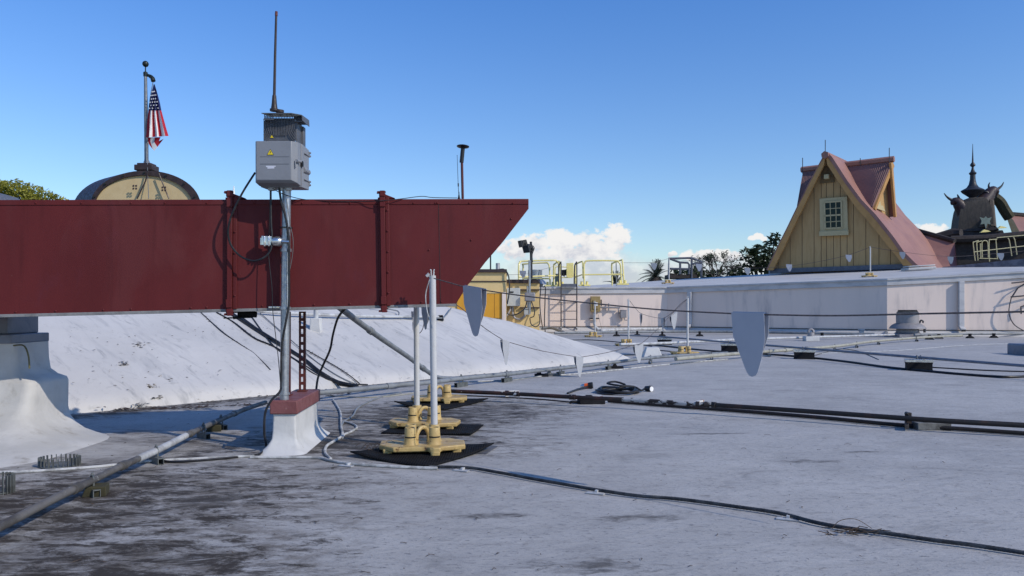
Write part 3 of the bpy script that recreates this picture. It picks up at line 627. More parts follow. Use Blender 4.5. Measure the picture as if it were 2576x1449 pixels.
# ---- mushroom antenna and second whip on the duct
q=on_duct(1163,499)+nb*.2
def U(x,y): return P(x,y,q.y)
ma=thing('mushroom_antenna','black mushroom capped antenna on a red stem standing on the duct','antenna',q)
m_=MB(); m_.tube([U(1164,500),U(1162,409)],.0085,10); m_.build('stem',M['redstrut'],ma)
m_=MB(); m_.tube([U(1161,409),U(1164.5,372)],.0135,12); m_.build('sleeve',M['black'],ma)
m_=MB(); m_.lathe([(.012,-.006),(.04,.004),(.0415,.008),(.03,.012),(.012,.016),(.004,.017)],U(1164.5,371),18,(.05,.1,1)); m_.build('cap',M['black'],ma)
wa=thing('small_whip_antenna','thin short whip antenna beside the mushroom antenna on the duct','antenna',U(1154,499))
m_=MB(); m_.tube([U(1154.5,497),U(1152.5,462),U(1150,391)],[.0022,.0018,.0014],6); m_.lathe([(.002,0),(.003,.002)],U(1150,391),6); m_.build('rod',M['black'],wa)
m_=MB(); m_.tube([U(1153,469),U(1152.7,461)],.0042,8); m_.build('coil',M['black'],wa)
m_=MB(); m_.lathe([(.011,0),(.008,.004),(.003,.03),(.0022,.045)],U(1154.6,500),10); m_.build('magnet_foot',M['black'],wa)

# ================================================================ STANCHIONS
WL='warning line stanchions on yellow bases'
def proto_stanchion():
    r=thing('warning_line_stanchion','',  'stanchion',(0,0,0),WL)
    poly=[(-.25,-.05),(-.165,-.15),(.03,-.15),(.045,-.185),(.105,-.185),(.115,-.14),(.25,-.09),(.25,.06),(.165,.15),(-.03,.15),(-.045,.185),(-.105,.185),(-.115,.14),(-.25,.09)]
    m_=MB(); m_.prism([V((x,y,.024)) for x,y in poly],V((0,0,.030)))
    for (x,y,h) in ((-.2,-.08,.03),(.2,-.08,.03),(-.2,.08,.03),(.2,.08,.03),(.075,-.165,.03),(-.075,.165,.03)): m_.box((x,y,.0175),(.05,.04,.034),taper=1.1)
    m_.build('base_plate',M['yellow'],r,bevel=.008,seg=3)
    for (x,y) in ((-.07,-.06),(.07,-.06),(-.07,.06),(.07,.06)):
        m_=MB(); m_.lathe([(.046,.052),(.0385,.062),(.0345,.09),(.032,.15),(.0305,.153),(.0245,.153),(.024,.08)],(x,y,0),20); o=m_.build('socket',M['yellow'],r)
        m_=MB(); m_.lathe([(.0352,.095),(.0352,.103)],(x,y,0),20,caps=False); 
        m_.f=[f for i,f in enumerate(m_.f) if 9<=i<=15]; m_.m=m_.m[:len(m_.f)]; m_.build('slot',M['ink'],o)
    m_=MB(); m_.tube(smooth([V((-.035,-.03,.05)),V((-.034,-.03,.1)),V((-.018,-.015,.135)),V((0,0,.143)),V((.018,.015,.135)),V((.034,.03,.1)),V((.035,.03,.05))]),.0125,10); m_.build('carry_handle',M['yellow'],r)
    return r
def add_post(r,x,y,h=1.03,lean=(0,0)):
    m_=MB(); m_.tube([V((x,y,.06)),V((x+lean[0],y+lean[1],h))],.0205,18); o=m_.build('post',M['pole'],r)
    t=V((x+lean[0],y+lean[1],h)); m_=MB()
    for s in (-1,1): m_.tube(smooth([t+V((s*.008,0,-.02)),t+V((s*.008,0,.03)),t+V((s*.014,0,.034))]),.004,6)
    m_.tube([t+V((-.03,-.008,.0)),t+V((0,-.008,-.014)),t+V((.01,0,.02))],.0045,6); m_.tube([t+V((-.036,-.008,-.005)),t+V((-.02,-.01,.012))],.009,8)
    m_.build('line_hook',M['pole'],o); return o
S0=proto_stanchion(); 
S1=dup(S0,G(1063,1136),.10,'nearest white post stanchion, its yellow base on the black mat with curled corners'); S2=dup(S0,G(1068,1076),-.12,'second yellow based stanchion from the viewer, its white post rising behind the duct'); S3=dup(S0,G(1105,1012),.05,'yellow stanchion base without a post, third from the viewer')
for o_ in (S1,S2,S3): o_['_o']=[0,0,0]
add_post(S1,.07,.06,1.045,(-.012,0)); add_post(S2,-.07,.06,1.045,(-.005,0))
SP=proto_stanchion(); add_post(SP,.07,.06,1.03)
far=[((1576,870),.2,'far white post stanchion standing just beyond the right tip of the sloped roof'),((1722,892),.0,'far stanchion with a slender white post in front of the wall downspout'),((1492,848),.1,'stanchion with white post standing at the foot of the wall under the khaki switch box')]
FS=[]
for (px,rz,lb) in far: FS.append(dup(SP,G(*px),rz,lb))
# the prototypes themselves become the two stanchions up on the far roof
def put(r,loc,rz,lb): r.location=V(loc); r.rotation_euler=(0,0,rz); r['label']=lb
# ---- mats
def mat_sheet(name,label,c,hx,hy,rot,curl,mat,cat='mat',nx=14):
    rows=[]
    for j in range(nx+1):
        r=[]
        for i in range(nx+1):
            u=-1+2*i/nx; v=-1+2*j/nx; z=.006+sum(h*max(0,(u*cu+v*cv)/2-.35)**2*2.4 for (cu,cv,h) in curl)
            x=u*hx; y=v*hy; r.append(V((c.x+x*cos(rot)-y*sin(rot),c.y+x*sin(rot)+y*cos(rot),z)))
        rows.append(r)
    m_=MB(); m_.grid(rows); o=m_.build(name,M[mat],angle=60); s=o.modifiers.new('thick','SOLIDIFY'); s.thickness=.008; s.offset=0
    return tag(o,label,cat,'mats under the stanchion bases')
mat_sheet('rubber_mat','black rubber mat with upturned corners under the nearest stanchion base',G(1066,1141),.315,.28,.99,[(1,-1,.035),(-1,1,.025),(1,1,.01)],'matrib')
mat_sheet('rubber_mat','ribbed black mat under the second stanchion base',G(1092,1081),.31,.23,-.14,[(1,-1,.01)],'matrib')
mat_sheet('rubber_mat','black mat under the third stanchion base, the one with no post',G(1113,1016),.36,.26,1.08,[(-1,1,.04),(1,-1,.02)],'matrib')
m_=MB(); c=G(1190,1131); m_.box(c+V((0,0,.0035)),(.24,.26,.004),(1,-.25,0),(.25,1,0)); tag(m_.build('rubber_pad',M['greypad']),'thin grey pad sticking out under the right corner of the nearest black mat','pad')
# dry grass tuft by the front base
m_=MB()
c=G(950,1139)
for i in range(16):
    a=random.uniform(0,2*pi); p=c+V((random.uniform(-.05,.05),random.uniform(-.04,.04),0)); m_.tube(smooth([p,p+V((cos(a)*.04,sin(a)*.03,random.uniform(.02,.07))),p+V((cos(a)*.09,sin(a)*.06,random.uniform(.0,.06)))],3),.0014,4)
tag(m_.build('dead_weed',M['litter']),'dry brown weed tuft caught at the left end of the nearest yellow base','weed')

# ================================================================ WARNING LINES AND FLAGS
FG='pennants hanging on the warning lines'
def pennant(a,b,h,label,mat='flag',spread=.035,yaw=0.):
    """flag folded over the line between a and b; two sheets meeting at the line"""
    a=V(a); b=V(b); d=(b-a); w=d.length; d.normalize(); n=V((-d.y,d.x,0)).normalized()
    out=[(0,0),(1,0),(1,-.40),(.87,-.72),(.76,-.92),(.70,-.975),(.60,-1),(.51,-.985),(.45,-.94),(.40,-.88),(.26,-.68),(.05,-.38)]
    m_=MB()
    for s in (-1,1):
        pl=[]
        for (u,v) in out: pl.append(a+d*(w*u)+n*s*(.004+.012*(1-abs(v)))+V((0,0,v*h*(.8 if s>0 else 1)))+n*.004*sin(u*3+v*2))
        m_.prism(pl,n*.0015*s)
    m_.add([a-n*.007,b-n*.007,b+n*.007,a+n*.007,a-n*.005+V((0,0,.004)),b-n*.005+V((0,0,.004))],[(0,1,5,4),(4,5,2,3)])
    return tag(m_.build('pennant',M[mat],angle=50),label,'pennant',FG)
def line(label,pts,r=.0035,k=8,mat='rope',name='warning_line'):
    m_=MB(); m_.tube(smooth(pts,k),r,6); return tag(m_.build(name,M[mat]),label,'rope','lines strung between the stanchions')
# near line: from the front post out to the right, towards the viewer
T1=P(1091,700,4.56); d1=V((1.23,-1.13,0))
fa=P(1171,722,4.42); fb=P(1217,730,4.24); fc=P(1846,789,3.36); fd=P(1928,791.5,3.22)
line('brown cord running from the nearest stanchion across the view to the right edge',[T1,P(1130,711,4.5),fa,fb,P(1330,746,4.06),P(1500,764,3.82),P(1660,779,3.6),fc,fd,P(2100,794,3.02),P(2330,789,2.82),P(2576,784,2.62),P(2900,776,2.4)],.0034,mat='rope')
pennant(fa+V((0,0,.008)),fb+V((0,0,.008)),.275,'grey pennant on the near cord hanging beside the slanted end of the duct')
pennant(fc+V((0,0,.006)),fd+V((0,0,.006)),.272,'largest grey pennant, hanging on the near cord at the right of the picture')
# line tail hanging on the front post
cable('cord','pale cord with a metal clip hanging down the left side of the nearest post',[P(1081,702,4.55),P(1071,740,4.55),P(1074,780,4.55),P(1083,810,4.54),P(1087,826,4.54)],.003,'wirew',cat='cord')
# line on the slope: from the second post to the far stanchion by the downspout
t5=FS[1].location+V((.07,.06,1.02)); t4=FS[0].location+V((.27*.3,.08,1.02)); t6=FS[2].location+V((.07,.06,1.02))
r2=[P(1045,772,5.9),P(1048,790,6.2)]
l2=[P(1120,750,7.0),P(1160,775,7.5),P(1215,822,8.0),P(1262,853,8.5),P(1278,860,8.6),P(1360,882,9.0),P(1447,897,9.4),P(1464,898,9.5),P(1540,884,10.1),P(1594,868,10.8),P(1616,862,11.0),P(1660,822,12.5),P(1690,790,13.6),t5]
line('thin cord sagging over the white sloped roof up to the stanchion by the downspout',l2,.004)
pennant(P(1261,854,8.5),P(1279,860,8.62),.27,'pale pennant against the bright slope, first on the sagging cord','flagw',.05)
pennant(P(1446,897,9.4),P(1465,898,9.52),.25,'white pennant on the sagging cord, its tip almost touching the roof beyond the slope','flagw',.05)
pennant(P(1594,869,10.8),P(1616,862,11.0),.27,'pale pennant beside the right tip of the sloped roof','flagw',.05)
pennant(P(1686,795,13.5),P(1702,785,13.9),.28,'bright white pennant just left of the far stanchion by the downspout','flagw',.06)
line('thin cord between the two far stanchions in front of the lit wall',[t4,P(1600,777,17.3),P(1612,788,17.1),P(1640,797,16.4),P(1668,800,15.8),P(1690,787,15.1),P(1712,765,14.7),t5],.0045)
pennant(P(1611,789,17.1),P(1614,791,16.9),.27,'narrow pale pennant seen edge on, left of two before the lit wall','flagw',.05)
pennant(P(1665,800,15.8),P(1671,800,15.6),.27,'narrow pale pennant seen edge on, right of two before the lit wall','flagw',.05)
line('pale cord dropping from the stanchion by the switch box to the roof',[t6,P(1508,805,22.),P(1516,835,22.),G(1518,848)],.004)
# flags under the duct near the second post
line('pale cord with pennants dangling below the duct between the two posts',[P(1041,760,5.85),P(1043,790,5.85),P(1045,815,5.85),P(1053,838,5.85),P(1064,825,5.85),P(1069,790,5.85),P(1070,760,5.85)],.003)
pennant(P(1035,784,5.85),P(1049,784,5.85),.11,'small grey pennant dangling under the duct, upper left of three')
pennant(P(1038,811,5.85),P(1052,811,5.85),.14,'small grey pennant dangling under the duct, lowest of three')
pennant(P(1064,763,5.8),P(1078,762,5.75),.2,'pale pennant dangling under the duct behind the front post, upper right of three','flagw')

# ================================================================ CONDUITS AND PIPES
def pipe(name,label,pts,r,mat,cat='pipe',k=6,joints=(),jm=None,n=12,group=None):
    th=thing(name,label,cat,pts[0]-V((0,0,pts[0].z)),group); sp=smooth(pts,k); m_=MB(); m_.tube(sp,r,n); m_.build('tube',M[mat],th)
    for j in joints:
        i=min(int(j*(len(sp)-1)),len(sp)-2); p=sp[i].lerp(sp[i+1],j*(len(sp)-1)-i); d=(sp[i+1]-sp[i]).normalized()
        m_=MB(); m_.lathe([(r*1.02,-r*1.6),(r*1.3,-r*1.5),(r*1.3,r*1.5),(r*1.02,r*1.6)],p,n,d); m_.build('coupling',M[jm or mat],th)
    return sp
def Gz(l,z): return [G(x,y,z) for (x,y) in l]
# long grey conduit along the foot of the slope
A1=Gz([(800,988),(900,979),(1000,969),(1100,960),(1160,952),(1275,941),(1410,926),(1530,913),(1636,900),(1740,893),(1830,888)],.09)
pipe('conduit','long grey conduit running along the foot of the white slope',A1,.024,'pipe',joints=(.18,.5,.8))
A2=Gz([(1700,903),(1850,890),(2090,872),(2200,858),(2330,848),(2420,844)],.09)
pipe('conduit','olive grey conduit crossing the far right of the roof towards the exhaust fan',A2,.03,'pipe_olive',joints=(.3,.7))
# left conduit running up from the lower left corner
A0=Gz([(-700,1640),(-90,1372),(0,1325),(150,1248),(225,1212),(300,1175),(395,1133),(480,1090),(545,1060),(610,1032),(668,1012)],.066)
sp0=pipe('conduit','scuffed grey conduit rising from the lower left corner towards the curb',A0,.0175,'pipe_scuff',joints=(.35,.51,.70,.87),jm='pipe_scuff')
m_=MB(); q=[p for p in sp0][int(len(sp0)*.55):int(len(sp0)*.69)]; m_.tube(q,.0195,12); tag(m_.build('pipe_sleeve',M['pipe_white']),'white sleeve on the scuffed grey conduit left of the curb','sleeve')
# diagonal grey pipe dropping from under the duct
pipe('conduit','grey pipe slanting down from beneath the duct to the foot of the slope',[P(845,762,5.3),P(862,779,5.6),P(950,845,6.6),P(1030,900,7.6),P(1075,934,8.3),P(1105,950,8.7),P(1160,952,9.0)],.024,'pipe',joints=(.3,.62))
# rusty pipe crossing right, with a lower one beside it
B1=Gz([(1120,983),(1160,985),(1300,991),(1440,999),(1570,1005)],.08); B3=Gz([(1570,1005),(1650,1010),(1740,1016),(1790,1018)],.08); B4=Gz([(1790,1018),(1830,1021),(2050,1036),(2330,1056),(2576,1070),(2800,1083)],.08)
pipe('pipe','black rusty pipe beginning behind the third yellow base',B1,.018,'pipe_rust',joints=(.5,.75))
pipe('pipe','flaking white length of pipe between the two black lengths',B3,.019,'pipe_flaky',joints=(.9,))
pipe('pipe','black rusty pipe leaving the picture at the right edge',B4,.0185,'pipe_black',joints=(.04,))
pipe('pipe','lower black pipe lying on the roof just below the rusty pipe',Gz([(1530,1008),(1610,1015),(1800,1029),(2050,1049),(2250,1068),(2420,1079),(2576,1090),(2760,1102)],.018),.015,'pipe_black')
# slate conduit on black blocks
CB=[(1672,867),(1835,884),(2023,903),(2311,932)]
pts=[P(1560,843,18.6)]+[G(*q)+V((0,0,.178)) for q in CB]+[G(2620,958)+V((0,0,.16)),G(2800,975)+V((0,0,.16))]
pipe('conduit','slate grey conduit carried on four black rubber blocks across the right of the roof',pts,.019,'pipe_blue')
# pale pipes by the far wall
for (lb,pp,r,mt) in [('white pipe along the foot of the far wall',[(1510,839),(1600,835),(1800,833),(2000,835),(2200,842),(2230,845)],.05,'pipe_white'),('grey pipe on small black feet parallel to the far wall',[(1395,845),(1550,843),(1700,841),(1860,842),(2050,846),(2200,848)],.04,'pipe'),('white pipe crossing the roof in front of the gooseneck vent',[(1560,876),(1700,871),(1860,862),(2010,857),(2214,850),(2300,847)],.03,'pipe_white')]:
    pipe('conduit',lb,[G(x,y)+V((0,0,r+.05)) for (x,y) in pp],r,mt)
# supports: rubber block + steel top + clamp
def block():
    r=thing('pipe_support','', 'pipe support',(0,0,0),'rubber block supports under the slate conduit')
    m_=MB(); m_.prism([V((-.15,-.06,0)),V((.15,-.06,0)),V((.142,-.06,.02)),V((.142,-.06,.075)),V((.15,-.06,.095)),V((-.15,-.06,.095)),V((-.142,-.06,.075)),V((-.142,-.06,.02))],V((0,.12,0))); m_.build('rubber_block',M['rubber'],r)
    m_=MB(); m_.box((0,0,.112),(.31,.125,.034)); m_.build('steel_top',M['chrome'],r,bevel=.004)
    for x in (-.02,.02):
        m_=MB(); m_.tube(smooth([V((x,-.05,.128)),V((x,-.028,.145)),V((x,-.02,.162)),V((x,.0,.170)),V((x,.02,.162)),V((x,.028,.145)),V((x,.03,.128))],3),.006,6); m_.build('pipe_clamp',M['strut'],r)
    return r
K0=block(); nm=['black rubber block under the slate conduit, farthest of four','black rubber block under the slate conduit, left of the large pennant','black rubber block under the slate conduit, just right of the large pennant','largest black rubber block under the slate conduit, nearest of four']
for i,(q,l) in enumerate(zip(CB,nm)):
    o=K0 if i==0 else dup(K0,(0,0,0)); o.scale=(1.1,1.1,1.2); o.location=G(*q); o.rotation_euler=(0,0,-.28); o['label']=l
# strut pieces under the long grey conduit
def strutfoot(h=.066):
    r=thing('pipe_support','','pipe support',(0,0,0),'steel strut feet under the grey conduits')
    m_=MB(); w=.041
    m_.box((0,0,h-.02),(w,.20,.006)); m_.box((-w/2+.002,0,h-.042),(.004,.2,.041)); m_.box((w/2-.002,0,h-.042),(.004,.2,.041)); m_.box((0,0,h-.0635),(w,.2,.003)); m_.build('channel',M['strut'],r)
    m_=MB(); m_.tube(smooth([V((0,-.032,h-.02)),V((0,-.03,h+.03)),V((0,-.018,h+.05)),V((0,0,h+.052)),V((0,.018,h+.05)),V((0,.03,h+.03)),V((0,.032,h-.02))],3),.006,6); m_.box((0,0,h+.06),(.012,.012,.018)); m_.build('pipe_clamp',M['strut'],r)
    return r
Z0=strutfoot()
st=[(1160,952),(1275,941),(1410,926),(1530,913),(1636,900),(1790,891)]
for i,q in enumerate(st):
    o=Z0 if i==0 else dup(Z0,(0,0,0)); g=G(*q,.09); o.location=V((g.x,g.y,0)); o.rotation_euler=(0,0,-.55+.07*i); o['label']=ORD[i]+' steel strut foot from the left under the long grey conduit'
for i,q in enumerate([(1935,884),(2030,877),(2100,871),(2155,864),(2210,857),(2306,850)]):
    g=G(*q,.09); dup(Z0,(g.x,g.y,0),-.3,ORD[i]+' steel strut foot from the left under the olive conduit','steel strut feet under the olive conduit')
for i,(q,l) in enumerate([((232,1208),'strut foot on a concrete block under the scuffed conduit, nearest the viewer'),((393,1134),'strut foot under the scuffed conduit where the white sleeve ends'),((512,1076),'first of two strut feet close together on the scuffed conduit left of the curb'),((556,1055),'second of two strut feet close together on the scuffed conduit left of the curb')]):
    g=G(*q,.066); dup(Z0,(g.x,g.y,-.002),.75,l,'strut feet under the scuffed conduit',.76)
for q,l in (((232,1252),'olive wooden block under the scuffed conduit near the lower left'),((535,1087),'olive wooden block under the scuffed conduit left of the curb')):
    m_=MB(); g=G(*q); m_.prism([g+V(p) for p in ((-.05,0,0),(.05,.02,0),(.05,.02,.045),(-.03,0,.045))],V((-.03,.09,0))); tag(m_.build('wooden_block',M['olivedk'],bevel=.003),l,'block')
# pyramid blocks half way along the long conduit
def pyr(q,l,dark):
    m_=MB(); g=G(*q); m_.box(g+V((0,0,.016)),(.17,.1,.032)); m_.box(g+V((-.03,0,.052)),(.07,.07,.045),taper=.25); tag(m_.build('pipe_rest',M['rubber' if dark else 'concrete']),l,'pipe rest','pipe rests under the long grey conduit')
pyr((1362,947),'black pipe rest between the second and third strut feet of the long conduit',True); pyr((1388,946),'pale pipe rest right beside the black one under the long conduit',False); pyr((1552,927),'dark pipe rest near the fourth strut foot of the long conduit',True)
# feet of the far grey pipe
for i,q in enumerate([(1551,846),(1603,845),(1666,846),(1760,846),(1867,844),(2068,850)]):
    m_=MB(); g=G(*q); m_.box(g+V((0,0,.03)),(.22,.16,.06),taper=.6); m_.box(g+V((.0,0,.1)),(.05,.1,.1)); tag(m_.build('pipe_support',M['rubber']),ORD[i]+' small black foot from the left under the far grey pipe','pipe foot','feet under the far grey pipe')
for i,q in enumerate([(2338,854),(2362,852),(2440,851),(2500,850)]):
    m_=MB(); g=G(*q); m_.box(g+V((0,0,.03)),(.2,.14,.06),taper=.6); m_.box(g+V((.0,0,.09)),(.05,.08,.08)); tag(m_.build('pipe_support',M['rubber']),ORD[i]+' small black foot from the left under the far right pipe by the lit wall','pipe foot','feet under the far right pipe')
pipe('conduit','grey pipe along the foot of the lit wall at the far right',[G(x,y)+V((0,0,.09)) for (x,y) in [(2300,850),(2400,848),(2520,847),(2620,846)]],.035,'pipe')
# rusty pipe supports
def rest(q,l,rot,big=True,mt='concrete'):
    r=thing('pipe_support',l,'pipe support',G(*q),'block supports under the rusty pipe'); g=G(*q)
    ex=V((cos(rot),sin(rot),0)); ey=V((-sin(rot),cos(rot),0))
    if big:
        m_=MB(); m_.box(g+ez*.025,(.23,.13,.05),ex,ey,ez); m_.box(g+ez*.062-ex*.02,(.09,.09,.025),ex,ey,ez,taper=.6); m_.build('support_block',M[mt],r,bevel=.005)
    return r,g,ex,ey
r,g,ex,ey=rest((1487,1015),'dark block support with a rusty white bracket under the rusty pipe, beside the coiled cord',.1,True,'rubber')
m_=MB(); m_.box(g+ez*.062+ex*.0,(.2,.04,.018),ex+ey*-.35,ey,ez); m_.build('bracket',M['rustbar'],r,bevel=.002)
m_=MB(); m_.tube(smooth([g+ex*-.1+V((0,-.03,.02)),g+ex*-.17+V((0,-.02,.02)),g+ex*-.19+V((0,0,.01))]),.012,8); m_.build('hook',M['pipe_black'],r)
r,g,ex,ey=rest((2340,1079),'grey concrete block support under the rusty pipe at the right of the picture',-.05)
m_=MB(); q=g-ex*.17; m_.box(q+ez*.03+ey*-.02,(.03,.2,.03),ex,ey+ex*.45,ez+ey*.1); m_.box(q+ez*.075+ex*.02,(.035,.03,.08),ex,ey,ez); m_.tube([q+ez*.1+ex*.0-ey*.02,q+ez*.105+ex*.02+ey*.03],.014,8); m_.build('bracket',M['pipe_rust'],r,bevel=.003)
for q,l,rot in (((1755,1026),'white rusty bracket bar under the white length of the rusty pipe',.95),((1275,998),'short white rusty bar under the left part of the rusty pipe',.12)):
    th=thing('pipe_bracket',l,'bracket',G(*q)); m_=MB(); g=G(*q); ex=V((cos(rot),sin(rot),0)); ey=V((-sin(rot),cos(rot),0)); m_.box(g+ez*.045,(.24,.025,.028),ex,ey,ez); m_.box(g+ez*.016,(.03,.024,.032),ex,ey,ez); m_.build('bar',M['rustbar'],th,bevel=.002); c=G(q[0],q[1]-9,.08); m_=MB(); m_.lathe([(.024,-.014),(.024,.014)],V((c.x,c.y,.08)),10,(1,-.4,0)); m_.build('clamp',M['pipe_rust'],th)

# ================================================================ CABLES ON THE ROOF
def gcable(name,label,px,r,mat,cat='cable',z=None,k=8,n=7): return cable(name,label,[G(x,y)+V((0,0,(r if z is None else z))) for (x,y) in px],r,mat,cat,k,n)
# lightning wire rope: six strands twisted
wp=smooth([G(x,y)+V((0,0,.013)) for (x,y) in [(1080,1180),(1180,1183),(1260,1196),(1350,1213),(1500,1239),(1600,1254),(1700,1262),(1850,1282),(1960,1299),(2050,1322),(2130,1337),(2250,1353),(2350,1368),(2450,1381),(2576,1400),(2750,1428)]],16)
fine=[]
for a,b in zip(wp,wp[1:]):
    kk=max(1,int((b-a).length/.006)); fine += [a.lerp(b,i/kk) for i in range(kk)]
wr=thing('wire_rope','bare twisted steel wire rope lying across the roof from the mat to the right edge','wire rope',fine[0])
m_=MB()
for s_ in range(6):
    pts=[]; acc=0.
    for i,p in enumerate(fine):
        if i: acc+=(p-fine[i-1]).length
        d=(fine[min(i+1,len(fine)-1)]-fine[max(i-1,0)]).normalized(); u_=d.cross(ez).normalized(); w_=u_.cross(d)
        a=2*pi*s_/6+acc*2*pi/.085; pts.append(p+(u_*cos(a)+w_*sin(a))*.0050)
    m_.tube(pts,.0034,5,caps=False)
m_.build('strands',M['wire'],wr)
gcable('wire_rope','white coated wire rope from the curb to the front mat',[(630,1154),(700,1154),(800,1155),(830,1162),(880,1170),(960,1176),(1040,1180),(1100,1182)],.0085,'wirew','wire rope')
gcable('wire_rope','long pale wire rope lying across the stained left of the roof',[(-60,1193),(60,1190),(160,1184),(260,1176),(380,1163),(480,1158),(560,1154),(640,1150)],.0075,'wirew','wire rope')
gcable('cable','dark cable lying along the pale rope towards the curb',[(385,1150),(400,1160),(440,1165),(520,1160),(600,1152),(640,1148)],.007,'black')
gcable('conduit','kinked white flexible conduit on the roof right of the curb',[(838,1008),(852,1030),(857,1045),(858,1075),(861,1098),(842,1112),(822,1125),(818,1142),(832,1158)],.0085,'wirew','conduit',k=4)
gcable('conduit','grey flexible conduit branching towards the third yellow base',[(860,1072),(866,1062),(888,1048),(898,1030),(920,1016),(960,1000),(1010,990)],.0075,'pipe','conduit',k=4)
gcable('conduit','looped white flexible conduit end beside the kinked one',[(860,1062),(885,1068),(898,1078),(880,1090),(866,1096),(862,1104)],.0075,'wirew','conduit',k=4)
gcable('cable','yellowish thin cable on the roof behind the curb',[(820,996),(870,999),(930,1001),(980,998),(1040,990)],.005,'pipe_olive')
WC='metal wire rope clips on the roof'
for i,(q,l) in enumerate([((1497,1241),'flat metal clip on the wire rope, nearest the mat'),((1978,1306),'flat metal clip with a white tie on the wire rope, right of centre'),((872,1172),'white crusted clip on the coated rope left of the mat'),((1160,1184),'small flat clip where the bare wire rope begins')]):
    m_=MB(); g=G(*q); ex=V((1,-.5,0)).normalized(); ey=V((.5,1,0)).normalized(); m_.box(g+V((.0,-.015,.004)),(.085,.03,.004),ex,ey); m_.box(g+V((.01,.004,.010)),(.012,.034,.012),ex,ey); tag(m_.build('rope_clip',M['pipe_white']),l,'clip',WC)
m_=MB(); g=G(2140,1343); 
for i in range(40):
    a=random.uniform(0,pi*2); p=g+V((random.gauss(0,.05),random.gauss(-.01,.015),random.uniform(0,.02))); m_.tube([p,p+V((cos(a)*.04,sin(a)*.02,random.uniform(-.004,.01)))],.0018,4)
m_.tube(smooth([g+V((-.07,0,.02)),g+V((-.04,.0,.05)),g+V((.02,0,.055)),g+V((.08,0,.02))]),.0015,4)
tag(m_.build('leaf_clump',M['litter']),'clump of dead leaves caught under the wire rope near the right edge','leaf clump')
# black cables of the right side
gcable('cable','black cable bundle looping along below the slate conduit',[(1560,863),(1640,869),(1740,880),(1840,888),(1930,893),(2030,901),(2130,912),(2230,926),(2330,936),(2430,945),(2520,951),(2576,950),(2650,945)],.016,'black')
gcable('cable','thin black cable beside the bundle at the right edge',[(2320,924),(2420,930),(2500,934),(2600,937)],.009,'black')
gcable('cable','thin black cable kinked between the olive conduit and a rubber block',[(2032,902),(2060,892),(2110,879),(2150,882),(2175,890),(2210,905)],.006,'black')
gcable('cable','black cable lying in front of the far stanchions',[(1400,858),(1480,856),(1560,862),(1640,872)],.011,'black')
gcable('cable','black cable snaking past the far stanchion by the downspout',[(1560,895),(1640,893),(1700,896),(1760,890),(1830,886),(1880,892)],.010,'black')
gcable('cable','black cable running from the small tent block to the far right',[(1610,890),(1640,882),(1700,886),(1760,889)],.010,'black')
gcable('cable','thin white cord crossing the empty right of the roof',[(1700,906),(1850,898),(2090,889),(2264,882),(2400,871),(2500,866),(2600,865)],.006,'pipe_white')
gcable('cable','pale cable beside the long grey conduit on the roof',[(1180,962),(1280,957),(1360,948),(1480,940),(1560,931),(1700,916),(1830,905)],.008,'wirew')
gcable('cable','long thin dark line on the roof under the rusty pipe',[(1150,996),(1250,1000),(1360,1006),(1470,1017)],.006,'pipe_black')  # thin dark tube drawn for a dark line along the roof
# tent shaped white block
th=thing('vent_block','small white tent shaped block behind the long conduit under crossing black cables','block',G(1640,900)); g=G(1640,900)
m_=MB(); m_.box(g+ez*.09,(.34,.25,.18),taper=.6); m_.build('block',M['plaster'],th,bevel=.01)
# cables on the slope under the duct
def scable(label,px,r,mat='black',cat='cable',lift=None): return cable('cable' if cat=='cable' else 'conduit',label,[on_slope(x,y,(lift or r+.008)) for (x,y) in px],r,mat,cat)
scable('thick black pipe running down the white slope left of the mast',[(585,790),(620,812),(690,856),(760,900),(800,932),(840,958),(900,972)],.02,lift=.03)
scable('black cable lying down the slope beside the thick pipe',[(545,786),(590,812),(640,850),(690,872),(760,915),(820,952),(880,966)],.009)
scable('second black cable down the slope beside the thick pipe',[(600,792),(680,850),(740,890),(800,930),(860,962),(925,968)],.009)
scable('frayed black wire lying down the slope, farthest left',[(505,786),(560,835),(610,870),(640,890),(680,930)],.006)
scable('thin wire with leaves down the slope right of the strut post',[(770,880),(815,905),(850,925),(880,945),(905,965)],.006)
scable('thin black cable looping across the foot of the slope behind the mast',[(630,792),(690,872),(740,905),(790,940),(850,968),(920,974),(980,968)],.007)
scable('thin grey cable down the slope right of the thick black pipe, sagging under the duct',[(655,788),(720,845),(790,905),(850,945),(900,968)],.006,'pipe')
pipe('conduit','white conduit lying across the slope behind the duct',[on_slope(x,y,.05) for (x,y) in [(610,778),(700,786),(820,792),(960,796),(1110,797)]],.022,'pipe_white')
pipe('conduit','thin grey conduit with a bend on the slope behind the front post',[on_slope(x,y,.05) for (x,y) in [(935,771),(1000,782),(1010,797),(1100,800),(1118,797),(1135,775)]],.010,'pipe',k=3)
th=thing('pipe_pedestal','white pedestal on the slope beneath the duct holding a short pipe','pedestal',on_slope(795,830)); g=on_slope(795,830)
m_=MB(); m_.box(g+ez*.05,(.14,.12,.2),taper=.9); m_.build('pedestal',M['plaster'],th,bevel=.01)
m_=MB(); m_.tube([g+ez*.14,g+ez*.3],.03,12); m_.build('stub',M['pipe_white'],th)
m_=MB(); g=on_slope(1108,806); m_.box(g+ez*.04,(.1,.08,.08),taper=.7); tag(m_.build('pipe_rest',M['rubber']),'black rest under the thin conduit, just right of the front post','pipe rest')
